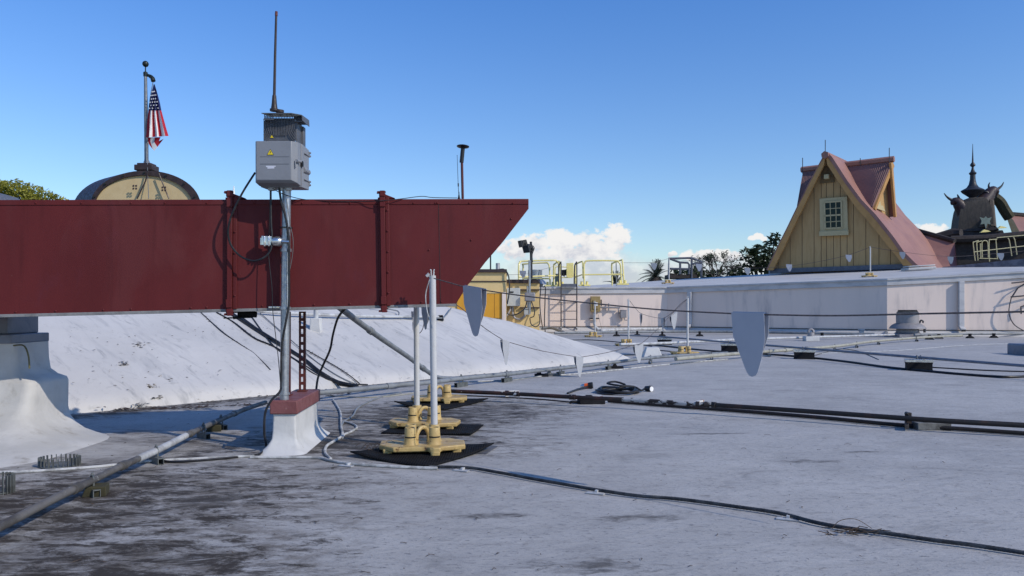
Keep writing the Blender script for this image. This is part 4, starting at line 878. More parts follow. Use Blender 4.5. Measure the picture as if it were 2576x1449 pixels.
# coiled power cord with two connectors
cp_=G(1553,989); cd=thing('power_cord','coiled black power cord lying on the roof with two large connectors','cord',cp_)
pts=[]
for i in range(90):
    a=i/90*2*pi*4.6; rr=1+.12*sin(i*.7); pts.append(cp_+V((cos(a)*.19*rr+.01*sin(i*1.3),sin(a)*.20*rr,.012+.028*(i/90)+.008*sin(i*.9))))
pts += [cp_+V((.1,.1,.06)),cp_+V((.0,.16,.1)),cp_+V((-.09,.08,.09)),cp_+V((.02,-.0,.075)),cp_+V((.17,.05,.06))]
c2=G(1634,985)+V((0,0,.028))
m_=MB(); m_.tube(smooth(pts+[cp_+V((.24,.03,.025)),c2+V((-.06,0,-.004))],3),.0105,7); m_.tube(smooth([G(1428,992)+V((0,0,.012)),G(1450,984)+V((0,0,.014)),G(1470,980)+V((0,0,.02)),G(1490,977)+V((0,0,.03))]),.0105,7); m_.build('cable',M['black'],cd)
m_=MB(); m_.lathe([(.012,-.06),(.026,-.05),(.03,-.01),(.034,0),(.034,.025),(.03,.028)],c2,16,(.6,-.8,0)); cn=m_.build('connector',M['black'],cd)
m_=MB(); m_.lathe([(.027,.0285),(.026,.031)],c2,16,(.6,-.8,0)); m_.build('connector_face',M['white'],cn)
c3=G(1478,978)+V((0,0,.032)); ax=(1,-.25,.12)
m_=MB(); m_.lathe([(.011,-.075),(.022,-.06),(.024,-.03)],c3,16,ax); m_.build('plug_collar',M['chrome'],cd)
m_=MB(); m_.lathe([(.027,-.03),(.028,.01)],c3,16,ax); m_.build('plug_band',M['orange'],cd)
m_=MB(); m_.lathe([(.031,.01),(.034,.03),(.034,.055),(.028,.056)],c3,16,ax); m_.build('plug_head',M['black'],cd)
# drain strainers
for (q,rr,hh,l) in (((150,1172),.10,.05,'half buried roof drain strainer with upright fins near the pillar'),((-8,1240),.07,.085,'roof drain strainer with fins at the left edge of the picture')):
    g=G(*q); th=thing('roof_drain',l,'roof drain',g); m_=MB()
    for i in range(26):
        a=2*pi*i/26; m_.box(g+V((cos(a)*rr,sin(a)*rr*.8,hh/2)),(.012,.004,hh),(cos(a),sin(a),0),(-sin(a),cos(a),0))
    o=m_.build('fins',M['strut'],th); o['label']='upright strainer fins'
    m_=MB(); m_.lathe([(rr*.95,.0),(rr*.95,.004),(rr*.2,.006)],g+V((0,0,.004)),20); m_.build('drain_body',M['strut'],th)
# loose litter
m_=MB()
def leafq(p,s,a):
    u_=V((cos(a),sin(a),random.uniform(-.15,.15)))*s; w_=V((-sin(a),cos(a),random.uniform(-.1,.3)))*s*random.uniform(.15,.4); m_.add([p-u_,p-w_+V((0,0,.003)),p+u_,p+w_+V((0,0,.004))],[(0,1,2,3)])
for i in range(420):
    x=random.uniform(-30,2700) if i%3 else random.uniform(100,1000); y=random.choice([random.uniform(1000,1449),random.uniform(1030,1250)]); leafq(G(x,y)+V((0,0,.004)),random.uniform(.003,.010),random.uniform(0,6.3))
for i in range(170):
    t=random.uniform(-3.2,3.8); p=B0+bd*t+bn*(random.gauss(-.06,.05)); leafq(V((p.x,p.y,max(.006,zs(max(0,(p-B0).dot(bn)))+.006))),random.uniform(.008,.03),random.uniform(0,6.3))
for i in range(150):
    x=random.uniform(150,1000); y=random.uniform(800,985); leafq(on_slope(x,y,.006),random.uniform(.006,.02),random.uniform(0,6.3))
for (x,y) in ((385,970),(395,1000),(350,1018),(350,868),(310,915),(1000,800),(420,958)):
    for i in range(16 if x<400 else 3): leafq(on_slope(x+random.gauss(0,8),y+random.gauss(0,3),.008),random.uniform(.01,.03),random.uniform(0,6.3))
for i in range(260):
    x=random.uniform(285,690) if i%4 else random.uniform(690,1010); y0_=1034-(x-290)*.036 if x<690 else 1018-(x-690)*.14
    q=G(x,y0_+random.gauss(0,2.2)); leafq(V((q.x,q.y,.012)),random.uniform(.012,.035),random.uniform(-.5,.5))
for (pl_) in ([(505,786),(560,835),(610,870),(640,890),(680,930)],[(770,880),(815,905),(850,925),(880,945),(905,965)],[(545,786),(590,812),(640,850),(690,872)]):
    for i in range(60):
        k_=random.randrange(len(pl_)-1); t_=random.random(); x=pl_[k_][0]+(pl_[k_+1][0]-pl_[k_][0])*t_; y=pl_[k_][1]+(pl_[k_+1][1]-pl_[k_][1])*t_; leafq(on_slope(x+random.gauss(0,2),y+random.gauss(0,1.5),.012),random.uniform(.006,.022),random.uniform(0,6.3))
stuff(m_.build('leaf_litter',M['litter'],org=(0,0,0)))
m_=MB()
for i in range(45):
    p=G(random.uniform(0,2500),random.uniform(1040,1440)); a=random.uniform(0,6.3); s=random.uniform(.008,.022); m_.tube(smooth([p+V((0,0,.003)),p+V((cos(a)*s,sin(a)*s,.006)),p+V((cos(a+.4)*s*2,sin(a+.4)*s*2,.003))],3),.0011,4)
stuff(m_.build('twigs',M['litter'],org=(0,0,0)))
# ================================================================ WALL BUILDING
W0=P(1340,833,28.); W1=P(1678,833,28.); W2=V((11.59,23.77,0)); W3=V((16.19,23.02,0)); W4=V((25,22.2,0))
# (base point, fascia bottom z, fascia top z)
Wp=[(V((W0.x,28,0)),1.36,1.60),(V((W1.x,28,0)),1.40,1.62),(W2,1.55,1.76),(W3,1.80,2.0),(W4,2.15,2.35)]
wb=thing('rooftop_building','long pinkish white rooftop building with grey metal fascia, running across behind the flat roof','building',V((8,30,0)))
m_=MB()
for (a,za,_),(b,zb_,_2) in zip(Wp,Wp[1:]): m_.add([a+V((0,0,-.05)),b+V((0,0,-.05)),b+ez*(zb_+.02),a+ez*(za+.02)],[(0,1,2,3)])
m_.build('wall',M['wall'],wb,angle=10)
fs=MB(); cp2=MB(); gut=MB()
def offs(i,k):
    # outward offset of corner i by k metres
    p=Wp[i][0]; ds=[]
    if i>0: d=(p-Wp[i-1][0]).normalized(); ds.append(V((d.y,-d.x,0)))
    if i<len(Wp)-1: d=(Wp[i+1][0]-p).normalized(); ds.append(V((d.y,-d.x,0)))
    n=sum(ds,V((0,0,0))).normalized(); return p+n*(k/max(.5,n.dot(ds[0])))
for i in range(len(Wp)-1):
    def sec(j): 
        za,zt_=Wp[j][1],Wp[j][2]; return [offs(j,.05)+ez*za, offs(j,.05)+ez*(zt_-.05), offs(j,.09)+ez*(zt_-.05), offs(j,.09)+ez*zt_, offs(j,-.25)+ez*(zt_+.015), offs(j,-.0)+ez*za]
    fs.grid([sec(i),sec(i+1)])
fs.build('fascia',M['fascia'],wb,angle=20)
for i in range(len(Wp)-1):
    cp2.grid([[offs(j,.008)+ez*.16,offs(j,.012)+ez*.15,offs(j,.22)+ez*.03,offs(j,.30)+ez*0] for j in (i,i+1)])
cp2.build('base_cant',M['slope'],wb,angle=20)
for i in range(len(Wp)-1): gut.tube([offs(i,.03)+ez*.175,offs(i+1,.03)+ez*.175],.012,5)
gut.build('base_cable',M['black'],wb)
# roof rising behind the fascia
back=[P(1330,721,34),P(1450,720,36),P(1580,712,38),P(1700,703,40),P(1935,689,39),P(2120,682,36.8),P(2300,674,34.6),P(2576,671,31),P(2800,668,29)]
fr_=[offs(0,-.2)+ez*1.612, (offs(0,-.2)*.5+offs(1,-.2)*.5)+ez*1.618, offs(1,-.2)+ez*1.63, offs(1,-.2).lerp(offs(2,-.2),.3)+ez*1.675, offs(1,-.2).lerp(offs(2,-.2),.6)+ez*1.715, offs(2,-.2)+ez*1.775, offs(2,-.2).lerp(offs(3,-.2),.5)+ez*1.895, offs(3,-.2)+ez*2.015, offs(4,-.2)+ez*2.36]
m_=MB(); m_.grid([[f.lerp(b_,t)+ez*.02*sin(i*2+t*4)*t*(1-t) for t in (0,.1,.25,.4,.6,.8,1)]+[b_-ez*2] for i,(f,b_) in enumerate(zip(fr_,back))]); m_.build('roof',M['slope'],wb,angle=50)
# downspouts
for (px,i,mt) in ((1737,1,'fascia'),(2415,2,'fascia')):
    a,b=Wp[i][0],Wp[i+1][0]; d=(b-a).normalized(); n=V((d.y,-d.x,0)); k=(px-CX)/F
    t=(k*a.y-a.x)/((b.x-a.x)-k*(b.y-a.y)); p=a.lerp(b,t)+n*.09; zt_=Wp[i][1]+(Wp[i+1][1]-Wp[i][1])*t
    m_=MB(); m_.box(p+ez*(zt_/2+.14),(.15,.11,zt_-.28),d,n); m_.box(p+n*.07+ez*.235,(.14,.2,.09),d,n+ez*-.5); o=m_.build('downspout',M[mt],wb,bevel=.008)
    m_=MB(); m_.box(p+n*.16+ez*.17,(.12,.03,.06),d,n); m_.build('outlet',M['ink'],o)
# low white parapet at the foot of the gable house
pa,pb=P(1936,691,37.9),P(2292,675,34.2)
m_=MB(); d=(pb-pa); dn=V((d.x,d.y,0)).normalized(); nn=V((dn.y,-dn.x,0)); m_.box((pa+pb)/2+ez*.0,(d.length,.3,.45),d,nn); m_.build('parapet',M['slope'],wb,bevel=.02)
m_=MB(); q=P(2310,676,30); m_.box(q,(1.0,.6,.1),(1,-.2,.05)); m_.box(q+V((.0,-.05,.1)),(.95,.5,.05),(1,-.2,.05)); o=m_.build('roof_patch',M['slope'],wb,bevel=.03); 

# ---- ladder
YL=27.72
def LW(x,y,Y=YL): return P(x,y,Y)
ld=thing('roof_ladder','dark steel ladder with hooped grab rails fixed to the lit far wall','ladder',LW(1432,838))
x0_,x1_=LW(1411.5,0).x,LW(1451,0).x; m_=MB()
for x in (x0_,x1_):
    zt_=LW(0,662).z; m_.tube(smooth([V((x,YL,.06)),V((x,YL,1.)),V((x,YL,zt_-.08)),V((x-.03,YL+.03,zt_)),V((x-.07,YL+.12,zt_-.12)),V((x-.08,YL+.16,1.9)),V((x-.08,YL+.16,1.66))],5),.022,8)
m_.build('side_rail',M['stair'],ld)
for i in range(6):
    z=LW(0,829-20.7*i-5).z; m_=MB(); m_.tube([V((x0_,YL,z)),V((x1_,YL,z))],.013,8); m_.build('rung',M['stair'],ld)
m_=MB(); m_.box(((x0_+x1_)/2,YL+.1,LW(0,717).z),(x1_-x0_,.22,.09)); m_.build('top_step',M['railgrey'],ld)
for z in (LW(0,758).z,LW(0,824).z-.0):
    for x in (x0_,x1_):
        m_=MB(); m_.box((x,YL+.13,z),(.04,.3,.05)); m_.build('wall_bracket',M['elec'],ld)
# ---- switch box, conduits and little box on the wall
YWb=27.9
sb=thing('switch_box','khaki electrical switch box with a side lever on the far wall','switch box',P(1497,785,YWb))
m_=MB(); c=P(1497.5,765,27.86); m_.box(c,(.345,.2,.56)); m_.build('box',M['disc'],sb,bevel=.012)
m_=MB(); m_.box(c+V((0,-.115,-.02)),(.2,.04,.33)); pn=m_.build('cover_panel',M['disc'],sb,bevel=.012)
m_=MB(); m_.box(c+V((.005,-.14,.0)),(.13,.012,.12)); m_.build('notice',M['white'],pn)
m_=MB(); m_.box(c+V((.205,-.06,.06)),(.04,.05,.2)); m_.box(c+V((.215,-.08,-.03)),(.03,.04,.1),(1,0,0),(0,1,0),(.3,0,1)); m_.build('lever',M['ink'],sb)
m_=MB(); m_.tube(smooth([c+V((-.04,0,-.28)),c+V((-.04,.0,-.6)),c+V((-.035,-.0,-.72)),c+V((.03,-.05,-.85)),c+V((.16,-.08,-.93)),c+V((.6,-.1,-.965)),c+V((1.2,-.1,-.97))],5),.05,10); m_.build('conduit',M['pipe_white'],sb)
m_=MB(); m_.box(c+V((-.03,.05,-.52)),(.36,.05,.05)); m_.build('pipe_strap',M['stair'],sb)
jb=thing('junction_box','small grey box on a horizontal conduit and bracket on the lit far wall','junction box',P(1568,800,YWb)); c=P(1568,790,27.85)
m_=MB(); m_.box(c,(.22,.16,.27)); m_.box(c+V((.0,.0,.14)),(.26,.18,.02)); m_.build('box',M['kraft'],jb,bevel=.01)
m_=MB(); m_.tube([P(1507,773,27.88),P(1560,774,27.88)],.03,8); m_.tube([P(1555,772,27.88),P(1557,790,27.88)],.02,8); m_.tube([c+V((.02,0,-.13)),c+V((.06,0,-.22)),c+V((.14,0,-.22))],.02,8); m_.build('conduit',M['kraft'],jb)
m_=MB(); m_.box(P(1531,773,27.9),(.04,.08,.3)); m_.build('bracket',M['kraft'],jb)
# vertical wall strip bracket frame at the right edge
fr=thing('wall_bracket','rusty dark bracket frame on the lit wall at the right edge','bracket',P(2560,830,23.0))
m_=MB(); Y=23.05
for pl in ([(2545,712),(2600,706)],[(2543,747),(2600,742)],[(2600,700),(2560,725),(2545,748)],[(2600,760),(2568,772),(2569,790)]): m_.tube([P(x,y,Y) for x,y in pl],.022,6)
m_.build('frame',M['stair'],fr)
m_=MB(); m_.tube(smooth([P(2545,745,Y),P(2538,785,Y),P(2550,815,Y),P(2575,832,Y)]),.015,6); m_.build('cable',M['stair'],fr)

# ---- exhaust fan at the right, gooseneck, stub
def Yg(y): return EYE*F/(y-HY)
fy=Yg(848); fx=G(2283,848); ef=thing('exhaust_fan','dull grey mushroom shaped exhaust fan in front of the shaded and lit wall corner','exhaust fan',fx)
k=fy/F; base=fx.copy()
m_=MB(); m_.lathe([(26*k,30*k),(26.5*k,52*k),(25*k,62*k),(21*k,68*k),(0.5,68.5*k)],base,28); m_.build('motor_cover',M['kraft'],ef,angle=30)
m_=MB(); m_.lathe([(42*k,21*k),(43*k,22*k),(38*k,29*k),(30*k,34*k),(25*k,36*k)],base,28); m_.build('skirt',M['kraft'],ef)
m_=MB(); m_.lathe([(33*k,8*k),(27*k,12*k),(25*k,24*k)],base,28); m_.box(base+ez*4*k,(80*k,80*k,8*k)); m_.build('curb_neck',M['kraft'],ef)
m_=MB(); m_.tube(smooth([base+V((26*k,-8*k,34*k)),base+V((28*k,-10*k,42*k)),base+V((34*k,-10*k,40*k)),base+V((33*k,-10*k,36*k))],4),2*k,7); m_.box(base+V((32*k,-20*k,18*k)),(4*k,4*k,12*k)); m_.build('cable_hook',M['iron'],ef)
g=G(2040,858); k=g.y/F; gn=thing('gooseneck_vent','small gooseneck vent pipe on a white block on the far right roof','vent',g)
m_=MB(); m_.box(g+ez*6*k,(34*k,24*k,12*k)); m_.build('block',M['plaster'],gn,bevel=.01)
m_=MB(); m_.tube([g+ez*12*k,g+ez*22*k],[9*k,8*k],12); m_.tube(smooth([g+V((-6*k,0,20*k)),g+V((-6*k,0,26*k)),g+V((0,0,30*k)),g+V((6*k,0,26*k)),g+V((5*k,-2*k,22*k))],4),3*k,8); m_.build('neck',M['kraft'],gn)
g=G(2167,846); k=g.y/F; m_=MB(); m_.lathe([(6*k,0),(6*k,14*k),(8*k,15*k),(8*k,18*k)],g,14); tag(m_.build('pipe_stub',M['pipe_white']),'short white vent stub by the foot of the shaded wall','vent stub')
# blue box corner at the right edge
m_=MB(); g=G(2572,896); m_.box(g+V((.62,.3,.09)),(.9,.8,.22)); tag(m_.build('roof_curb',M['bluegrey'],bevel=.03),'blue grey curb box cut by the right edge of the picture','curb')

# ================================================================ GUARD RAILS ON THE FAR ROOF
def guard(name,label,pl,post=(),mid=None,r=.03,mat='yrail',group=None,cat='guard rail',feet=()):
    th=thing(name,label,cat,pl[0],group); m_=MB()
    m_.tube(pl,r,8); m_.build('rail_frame',M[mat],th)
    if mid: 
        m_=MB(); m_.tube(mid,r*.9,8); m_.build('mid_rail',M[mat],th)
    for p in post:
        m_=MB(); m_.tube(p,r,8); m_.build('post',M[mat],th)
    for p in feet:
        m_=MB(); m_.box(p+ez*.03,(.42,.34,.05)); 
        for s in (-.1,.1): m_.lathe([(.05,.05),(.045,.18)],p+V((s,0,0)),10)
        m_.build('weighted_foot',M['yrail' if mat=='yrail' else mat],th)
    return th
GR='yellow guard rails on the far roof'
def fr2(pts,Y0,Y1=None):
    n=len(pts); return smooth([P(x,y,Y0+(Y1-Y0 if Y1 else 0)*i/max(1,n-1)) for i,(x,y) in enumerate(pts)],4)
guard('guard_rail','large yellow guard rail left of the ladder top, around the floodlight pole',fr2([(1305,706),(1305,668),(1308,661),(1316,657),(1390,655),(1400,657),(1405,664),(1406,690),(1408,718)],27.6,28.3),[ ],fr2([(1305,697),(1350,695),(1405,693)],27.6,28.3),feet=[P(1408,721,28.4)],group=GR)
guard('guard_rail','yellow guard rail panel set back behind the floodlight pole',fr2([(1316,706),(1316,670),(1319,664),(1372,661),(1378,663),(1382,672),(1384,720)],29.5,29.),[ ],fr2([(1316,700),(1384,701)],29.5,29.),feet=[P(1384,721,29)],group=GR)
guard('guard_rail','short yellow guard rail return just left of the ladder',fr2([(1393,718),(1393,670),(1396,664),(1405,658),(1409,665),(1411,718)],29.2,28.6),[ ],fr2([(1393,700),(1410,693)],29.2,28.6),group=GR)
gate=thing('safety_gate','pale yellow swing gate panel between the ladder hoops','gate',P(1440,716,29.3))
m_=MB(); m_.prism([P(1425,662,29.3),P(1443,661,29.3),P(1443,697,29.3),P(1425,698,29.3)],V((0,.03,0))); m_.build('panel',M['yrail'],gate,bevel=.01)
m_=MB(); m_.tube(fr2([(1425,672),(1402,671),(1397,675),(1397,694),(1400,698),(1440,698)],29.3),.02,7); m_.build('frame',M['yrail'],gate)
m_=MB(); m_.tube(fr2([(1448,716),(1447,668),(1450,664),(1464,658),(1466,664),(1467,700)],29.2,28.3),.03,8); m_.tube([P(1447,697,29.2),P(1467,690,28.3)],.025,8); m_.build('gate_post',M['yrail'],gate)
guard('guard_rail','wide yellow guard rail right of the ladder',fr2([(1470,718),(1469,668),(1472,661),(1480,656),(1548,656),(1556,659),(1561,668),(1562,690),(1564,717)],28.2,28.2),[ ],fr2([(1470,691),(1562,690)],28.2),feet=[P(1470,720,28.4),P(1566,717,28.2)],group=GR)
guard('guard_rail','narrow yellow guard rail return at the right end, beside the small palm',fr2([(1540,718),(1539,668),(1542,662),(1562,655),(1566,660),(1570,717)],29.4,28.4),[ ],fr2([(1540,691),(1568,690)],29.4,28.4),group=GR)
m_=MB(); m_.tube([P(1550,662,29),P(1551,719,29)],.02,6); tag(m_.build('thin_mast',M['pipe']),'thin grey pole behind the right yellow guard rail','pole')
# small rooftop bits by the ladder
m_=MB(); p=P(1402,719,28.8); m_.lathe([(.09,0),(.09,.35),(.06,.36),(.08,.45)],p,10); tag(m_.build('bottle_vent',M['leafdark'] if False else M['greywood']),'small green and brown vent at the foot of the left guard rail','vent')
# rear dark floodlight on the gate
def flood(name,label,c,ax,s=1.):
    th=thing(name,label,'floodlight',c); ax=V(ax).normalized(); u=ax.cross(ez).normalized(); w_=u.cross(ax)
    m_=MB(); m_.box(c,(.30*s,.22*s,.24*s),u,ax,w_,taper=.9); m_.build('lamp_body',M['ink'],th,bevel=.02)
    m_=MB(); m_.box(c+ax*.13*s,(.32*s,.04*s,.26*s),u,ax,w_); m_.build('lamp_face',M['iron'],th)
    m_=MB(); m_.tube([c+u*.17*s,c+u*.17*s-w_*.15*s,c-u*.17*s-w_*.15*s,c-u*.17*s],.018*s,6); m_.build('yoke',M['ink'],th); return th
YP=24.6
flood('floodlight','black floodlight on the pole, upper left of the pair',P(1317,612,YP),(-1,-.4,-.25),.85)
flood('floodlight','black floodlight on the pole, lower right of the pair',P(1330,624,YP-.1),(-.7,-.6,-.35),.9)
flood('floodlight','small black floodlight behind the left guard rail',P(1418,686,29.5),(1,-.2,.1),.9)
fp=thing('floodlight_pole','grey conduit pole with black floodlights against the tan block','pole',P(1331,800,YP))
m_=MB(); m_.tube([P(1332,790,YP),P(1332,655,YP)],.038,10); m_.tube([P(1327,720,YP),P(1328,775,YP)],.034,10); m_.build('pole',M['galv'],fp)
m_=MB(); m_.tube([P(1337,700,YP+.1),P(1336,640,YP+.1),P(1335.5,608,YP+.1)],.04,8); m_.tube([P(1320,617,YP),P(1328,615,YP),P(1335,616,YP+.05)],.022,6); m_.tube(smooth([P(1340,660,YP),P(1339,640,YP),P(1344,625,YP),P(1341,618,YP)]),.014,5); m_.build('upper_tube',M['iron'],fp)
m_=MB(); m_.box(P(1333,747,YP-.08),(.34,.14,.28)); m_.build('junction_box',M['kraft'],fp,bevel=.03)
m_=MB(); m_.tube(smooth([P(1326,755,YP-.1),P(1320,775,YP-.15),P(1305,788,YP-.2),P(1285,793,YP-.2),P(1276,787,YP-.2)]),.018,6); m_.tube(smooth([P(1337,758,YP-.1),P(1344,780,YP-.15),P(1343,795,YP-.15),P(1334,799,YP-.1)]),.016,6); m_.tube(smooth([P(1333,800,YP-.1),P(1336,815,YP-.1),P(1348,822,YP-.1),P(1358,812,YP-.1),P(1356,790,YP-.1)]),.016,6); m_.build('hanging_cable',M['iron'],fp)

# ---- yellow blocks
tb1=thing('yellow_building','tall yellow block with mustard panels seen past the slanted duct end','building',P(1230,830,24))
Y1=24.0
def quad(mb,x0,y0,x1,y1,Y,d=.05): 
    a=P(x0,y0,Y); b=P(x1,y1,Y); mb.box(((a.x+b.x)/2,Y+d/2,(a.z+b.z)/2),(abs(b.x-a.x),d,abs(a.z-b.z)))
m_=MB(); quad(m_,1040,684,1273.5,840,Y1,3.); m_.build('wall',M['tan'],tb1)
m_=MB(); quad(m_,1038,677,1275,685,Y1-.08,3.2); m_.build('roof_edge',M['dkbrown'],tb1)
m_=MB(); quad(m_,1040,706.5,1273.3,709,Y1-.03,.06); m_.build('drip_band',M['dkbrown'],tb1)
m_=MB(); quad(m_,1040,735,1270,738,Y1-.06,.1); m_.build('lintel',M['tan'],tb1)
for (a,b) in ((1150,1243),(1244,1262.5)):
    m_=MB(); quad(m_,a,738,b,800,Y1-.045,.06); m_.build('panel',M['mustard'],tb1,bevel=.004)
m_=MB(); quad(m_,1263,735,1273,840,Y1-.1,.12); m_.build('corner_post',M['wall'],tb1)
m_=MB(); m_.tube([P(1234,678,25),P(1234,640,25)],.025,6); tag(m_.build('thin_mast',M['iron']),'thin dark antenna wire on top of the yellow block beside the duct','antenna')
m_=MB(); m_.tube([P(1252.5,679,25.5),P(1252.5,662,25.5)],.07,8); m_.build('vent_pipe',M['pipe_white'],tb1)
tb2=thing('tan_building','low tan block with dark brown roof edge beneath the floodlights','building',P(1316,830,25))
Y2=25.0
m_=MB(); quad(m_,1273.5,709,1357,840,Y2,2.5); m_.build('wall',M['tan'],tb2)
m_=MB(); quad(m_,1273.8,703,1358,712,Y2-.08,2.7); m_.build('roof_edge',M['dkbrown'],tb2)
m_=MB(); 
for y in (729,774): quad(m_,1308,y-1.5,1357,y+1.5,Y2-.09,.09)
m_.build('strut_rail',M['dkbrown'],tb2)
m_=MB(); quad(m_,1275,724.5,1308.5,770,Y2-.35,.33); o=m_.build('electrical_cabinet',M['elec'],None,bevel=.012); tag(o,'large pale grey electrical cabinet mounted on the tan block','cabinet')
m_=MB(); quad(m_,1281,733,1292,736.5,Y2-.365,.02); m_.build('name_plate',M['ink'],o)
m_=MB(); quad(m_,1318,776,1332,792,Y2-.2,.19); o=m_.build('electrical_cabinet',M['elec'],None,bevel=.012); tag(o,'small pale grey electrical box low on the tan block','cabinet')
m_=MB(); quad(m_,1317,775,1333,777,Y2-.23,.22); m_.build('lid',M['elec'],o)
cable('cable','brown cables drooping beneath the large grey cabinet',[P(1289,770,24.8),P(1290,790,24.75),P(1296,800,24.75),P(1308,803,24.75),P(1318,796,24.75),P(1320,792,24.8)],.035,'kraft')
cable('cable','short brown cable from the large grey cabinet into the slope',[P(1284,770,24.8),P(1283,780,24.75),P(1276,792,24.7),P(1272,797,24.7)],.03,'kraft')
cable('cable','black cable over the corner between the yellow block and the tan block',[P(1255,678,24.2),P(1268,678,24.),P(1278,690,23.9),P(1281,710,23.9),P(1281,735,23.9),P(1276,765,23.9)],.022,'iron')
cable('cable','pair of black cables dropping over the wall corner beside the tan block',[P(1340,703,24.9),P(1352,705,24.8),P(1360,720,24.8),P(1358,760,24.8),P(1361,800,24.8),P(1366,830,26.5)],.016,'iron')
cable('cable','black cable dropping from the roof edge to the foot of the far wall',[P(1366,722,27.7),P(1372,724,27.7),P(1371,760,27.7),P(1372,835,27.6),P(1400,837,27.6),P(1470,835,27.6)],.02,'iron')
cable('conduit','grey bent conduit leaving the foot of the wall near the ladder',[P(1360,826,27.4),P(1385,825,27.3),P(1400,829,26.5),P(1425,839,25.4),P(1440,843,25)],.05,'pipe',cat='conduit')
# roof exhaust by the guard rail
p=P(1346,721,29.6); k=29.6/F; dm=thing('exhaust_fan','bright metal exhaust fan behind the tan block and guard rail','exhaust fan',p)
m_=MB(); m_.lathe([(18*k,20*k),(18*k,42*k),(.01,43*k)],p,24); m_.lathe([(30*k,6*k),(26*k,13*k),(18*k,20*k)],p,24); m_.build('hood',M['galv'],dm)
m_=MB(); m_.lathe([(20*k,-2*k),(20*k,7*k)],p,16); m_.build('neck',M['kraft'],dm)

# ================================================================ GABLE HOUSE
Lp=P(1935,681,36.); Rp=P(2292,668,32.1); hd=V((Rp.x-Lp.x,Rp.y-Lp.y,0)); HW=hd.length; hu=hd.normalized(); hv=V((-hu.y,hu.x,0)); zB=2.45
def FP(t,z,back=0.): return V((Lp.x,Lp.y,0))+hu*(t*HW)+hv*back+ez*z
def Fpx(x,y,off=0.): return plane_hit(x,y,V((Lp.x,Lp.y,0))+hv*off,hv)
house=thing('gable_house','tan boarded steep gable house with ochre bargeboards, a white window and pink roof','house',FP(.42,zB))
outer=[(1930,680),(1962,612),(1981,575),(2007,521),(2040,455),(2069,401),(2077,389)]
outR=[(2077,389),(2087,401),(2125,460),(2160,507),(2196,545),(2240,600),(2268,640),(2296,668)]
innL=[(1944,680),(1975,617),(1996,571),(2022,518),(2052,456),(2073,414)]
innR=[(2081,414),(2116,468),(2150,518),(2185,558),(2228,612),(2256,646),(2272,668)]
wallpoly=[Fpx(*q) for q in ([(1938,682)]+outer[1:-1]+[(2077,395)]+outR[1:-1]+[(2290,669)])]
m_=MB(); m_.prism([p+hv*.45 for p in wallpoly],hv*.1); m_.build('gable_wall',M['siding'],house)
# board joints
m_=MB()
for x in (1958,1988,2018,2048,2066,2079,2097,2114,2131,2147,2178,2211,2240):
    ys=[q for q in range(395,680,3)]
    top=None
    for y in ys:
        for pol in (innL[::-1]+innR,):
            pass
    # height of the inner roof edge at this x
    pts_=innL+innR; yt=None
    for (a,b) in zip(pts_,pts_[1:]):
        if a[0]<=x<=b[0]: yt=a[1]+(b[1]-a[1])*(x-a[0])/max(1e-6,b[0]-a[0])
    if yt is None or yt>672: continue
    for (y0,y1) in (((yt,497),(590,676)) if 2062<x<2132 else ((yt,676),)):
        if y1>y0: m_.tube([Fpx(x,y0-2,.452),Fpx(x,y1,.452)],.016,4)
m_.build('board_joint',M['joint'],house)
m_=MB(); q0,q1=Fpx(1938,683,.4),Fpx(2290,671,.4); m_.box((q0+q1)/2+ez*.02,((q1-q0).length,.2,.2),q1-q0,hv); m_.build('sill_band',M['railgrey'],house)
# bargeboards
def band(o_,i_,off,th_,mat,name):
    m_=MB(); n=min(len(o_),len(i_)); 
    fo=[Fpx(*q,off) for q in o_]; fi=[Fpx(*q,off) for q in i_]
    # resample to the same count
    def rs(p,k):
        Ls=[0]; 
        for a,b in zip(p,p[1:]): Ls.append(Ls[-1]+(b-a).length)
        out=[]
        for j in range(k):
            s=Ls[-1]*j/(k-1); i=max(0,min(len(p)-2,next((q for q in range(len(Ls)-1) if Ls[q+1]>=s-1e-9),len(p)-2))); out.append(p[i].lerp(p[i+1],(s-Ls[i])/max(1e-9,Ls[i+1]-Ls[i])))
        return out
    fo,fi=rs(fo,14),rs(fi,14)
    m_.grid([fo,fi,[p+hv*th_ for p in fi],[p+hv*th_ for p in fo],fo]); m_.build(name,M[mat],house)
band(outer,innL,0.,.12,'barge','bargeboard'); band(outR,innR,0.,.12,'barge','bargeboard')
# soffit strip along the right board (thin pink edge)
def roofshell(prof,off0,off1,mat,name,th_=.14):
    m_=MB(); a=[Fpx(*q,off0) for q in prof]; n=[]
    for i in range(len(a)):
        d=(a[min(i+1,len(a)-1)]-a[max(i-1,0)]).normalized(); nn=d.cross(hv); nn=nn if nn.z>0 else -nn; n.append(nn)
    up=[p+q*th_ for p,q in zip(a,n)]; k=6
    m_.grid([[p+hv*((off1-off0)*j/k) for j in range(k+1)] for p in up]); m_.grid([[p,q] for p,q in zip(a,up)]); m_.grid([[p,p+hv*(off1-off0)] for p in a])
    m_.build(name,M[mat],house,angle=40)
roofshell([(2075,388)]+outR[1:]+[(2330,694)],-.02,7.5,'pinkroof','roof_slope'); roofshell(outer[::-1],.02,7.5,'pinkroof','roof_slope',.05)
m_=MB(); ap=Fpx(2077,392); m_.tube([ap-hv*.12+ez*.03,ap+hv*2.5+ez*.03],[.17,.17],6); m_.build('ridge_cap',M['pinkroof'],house)
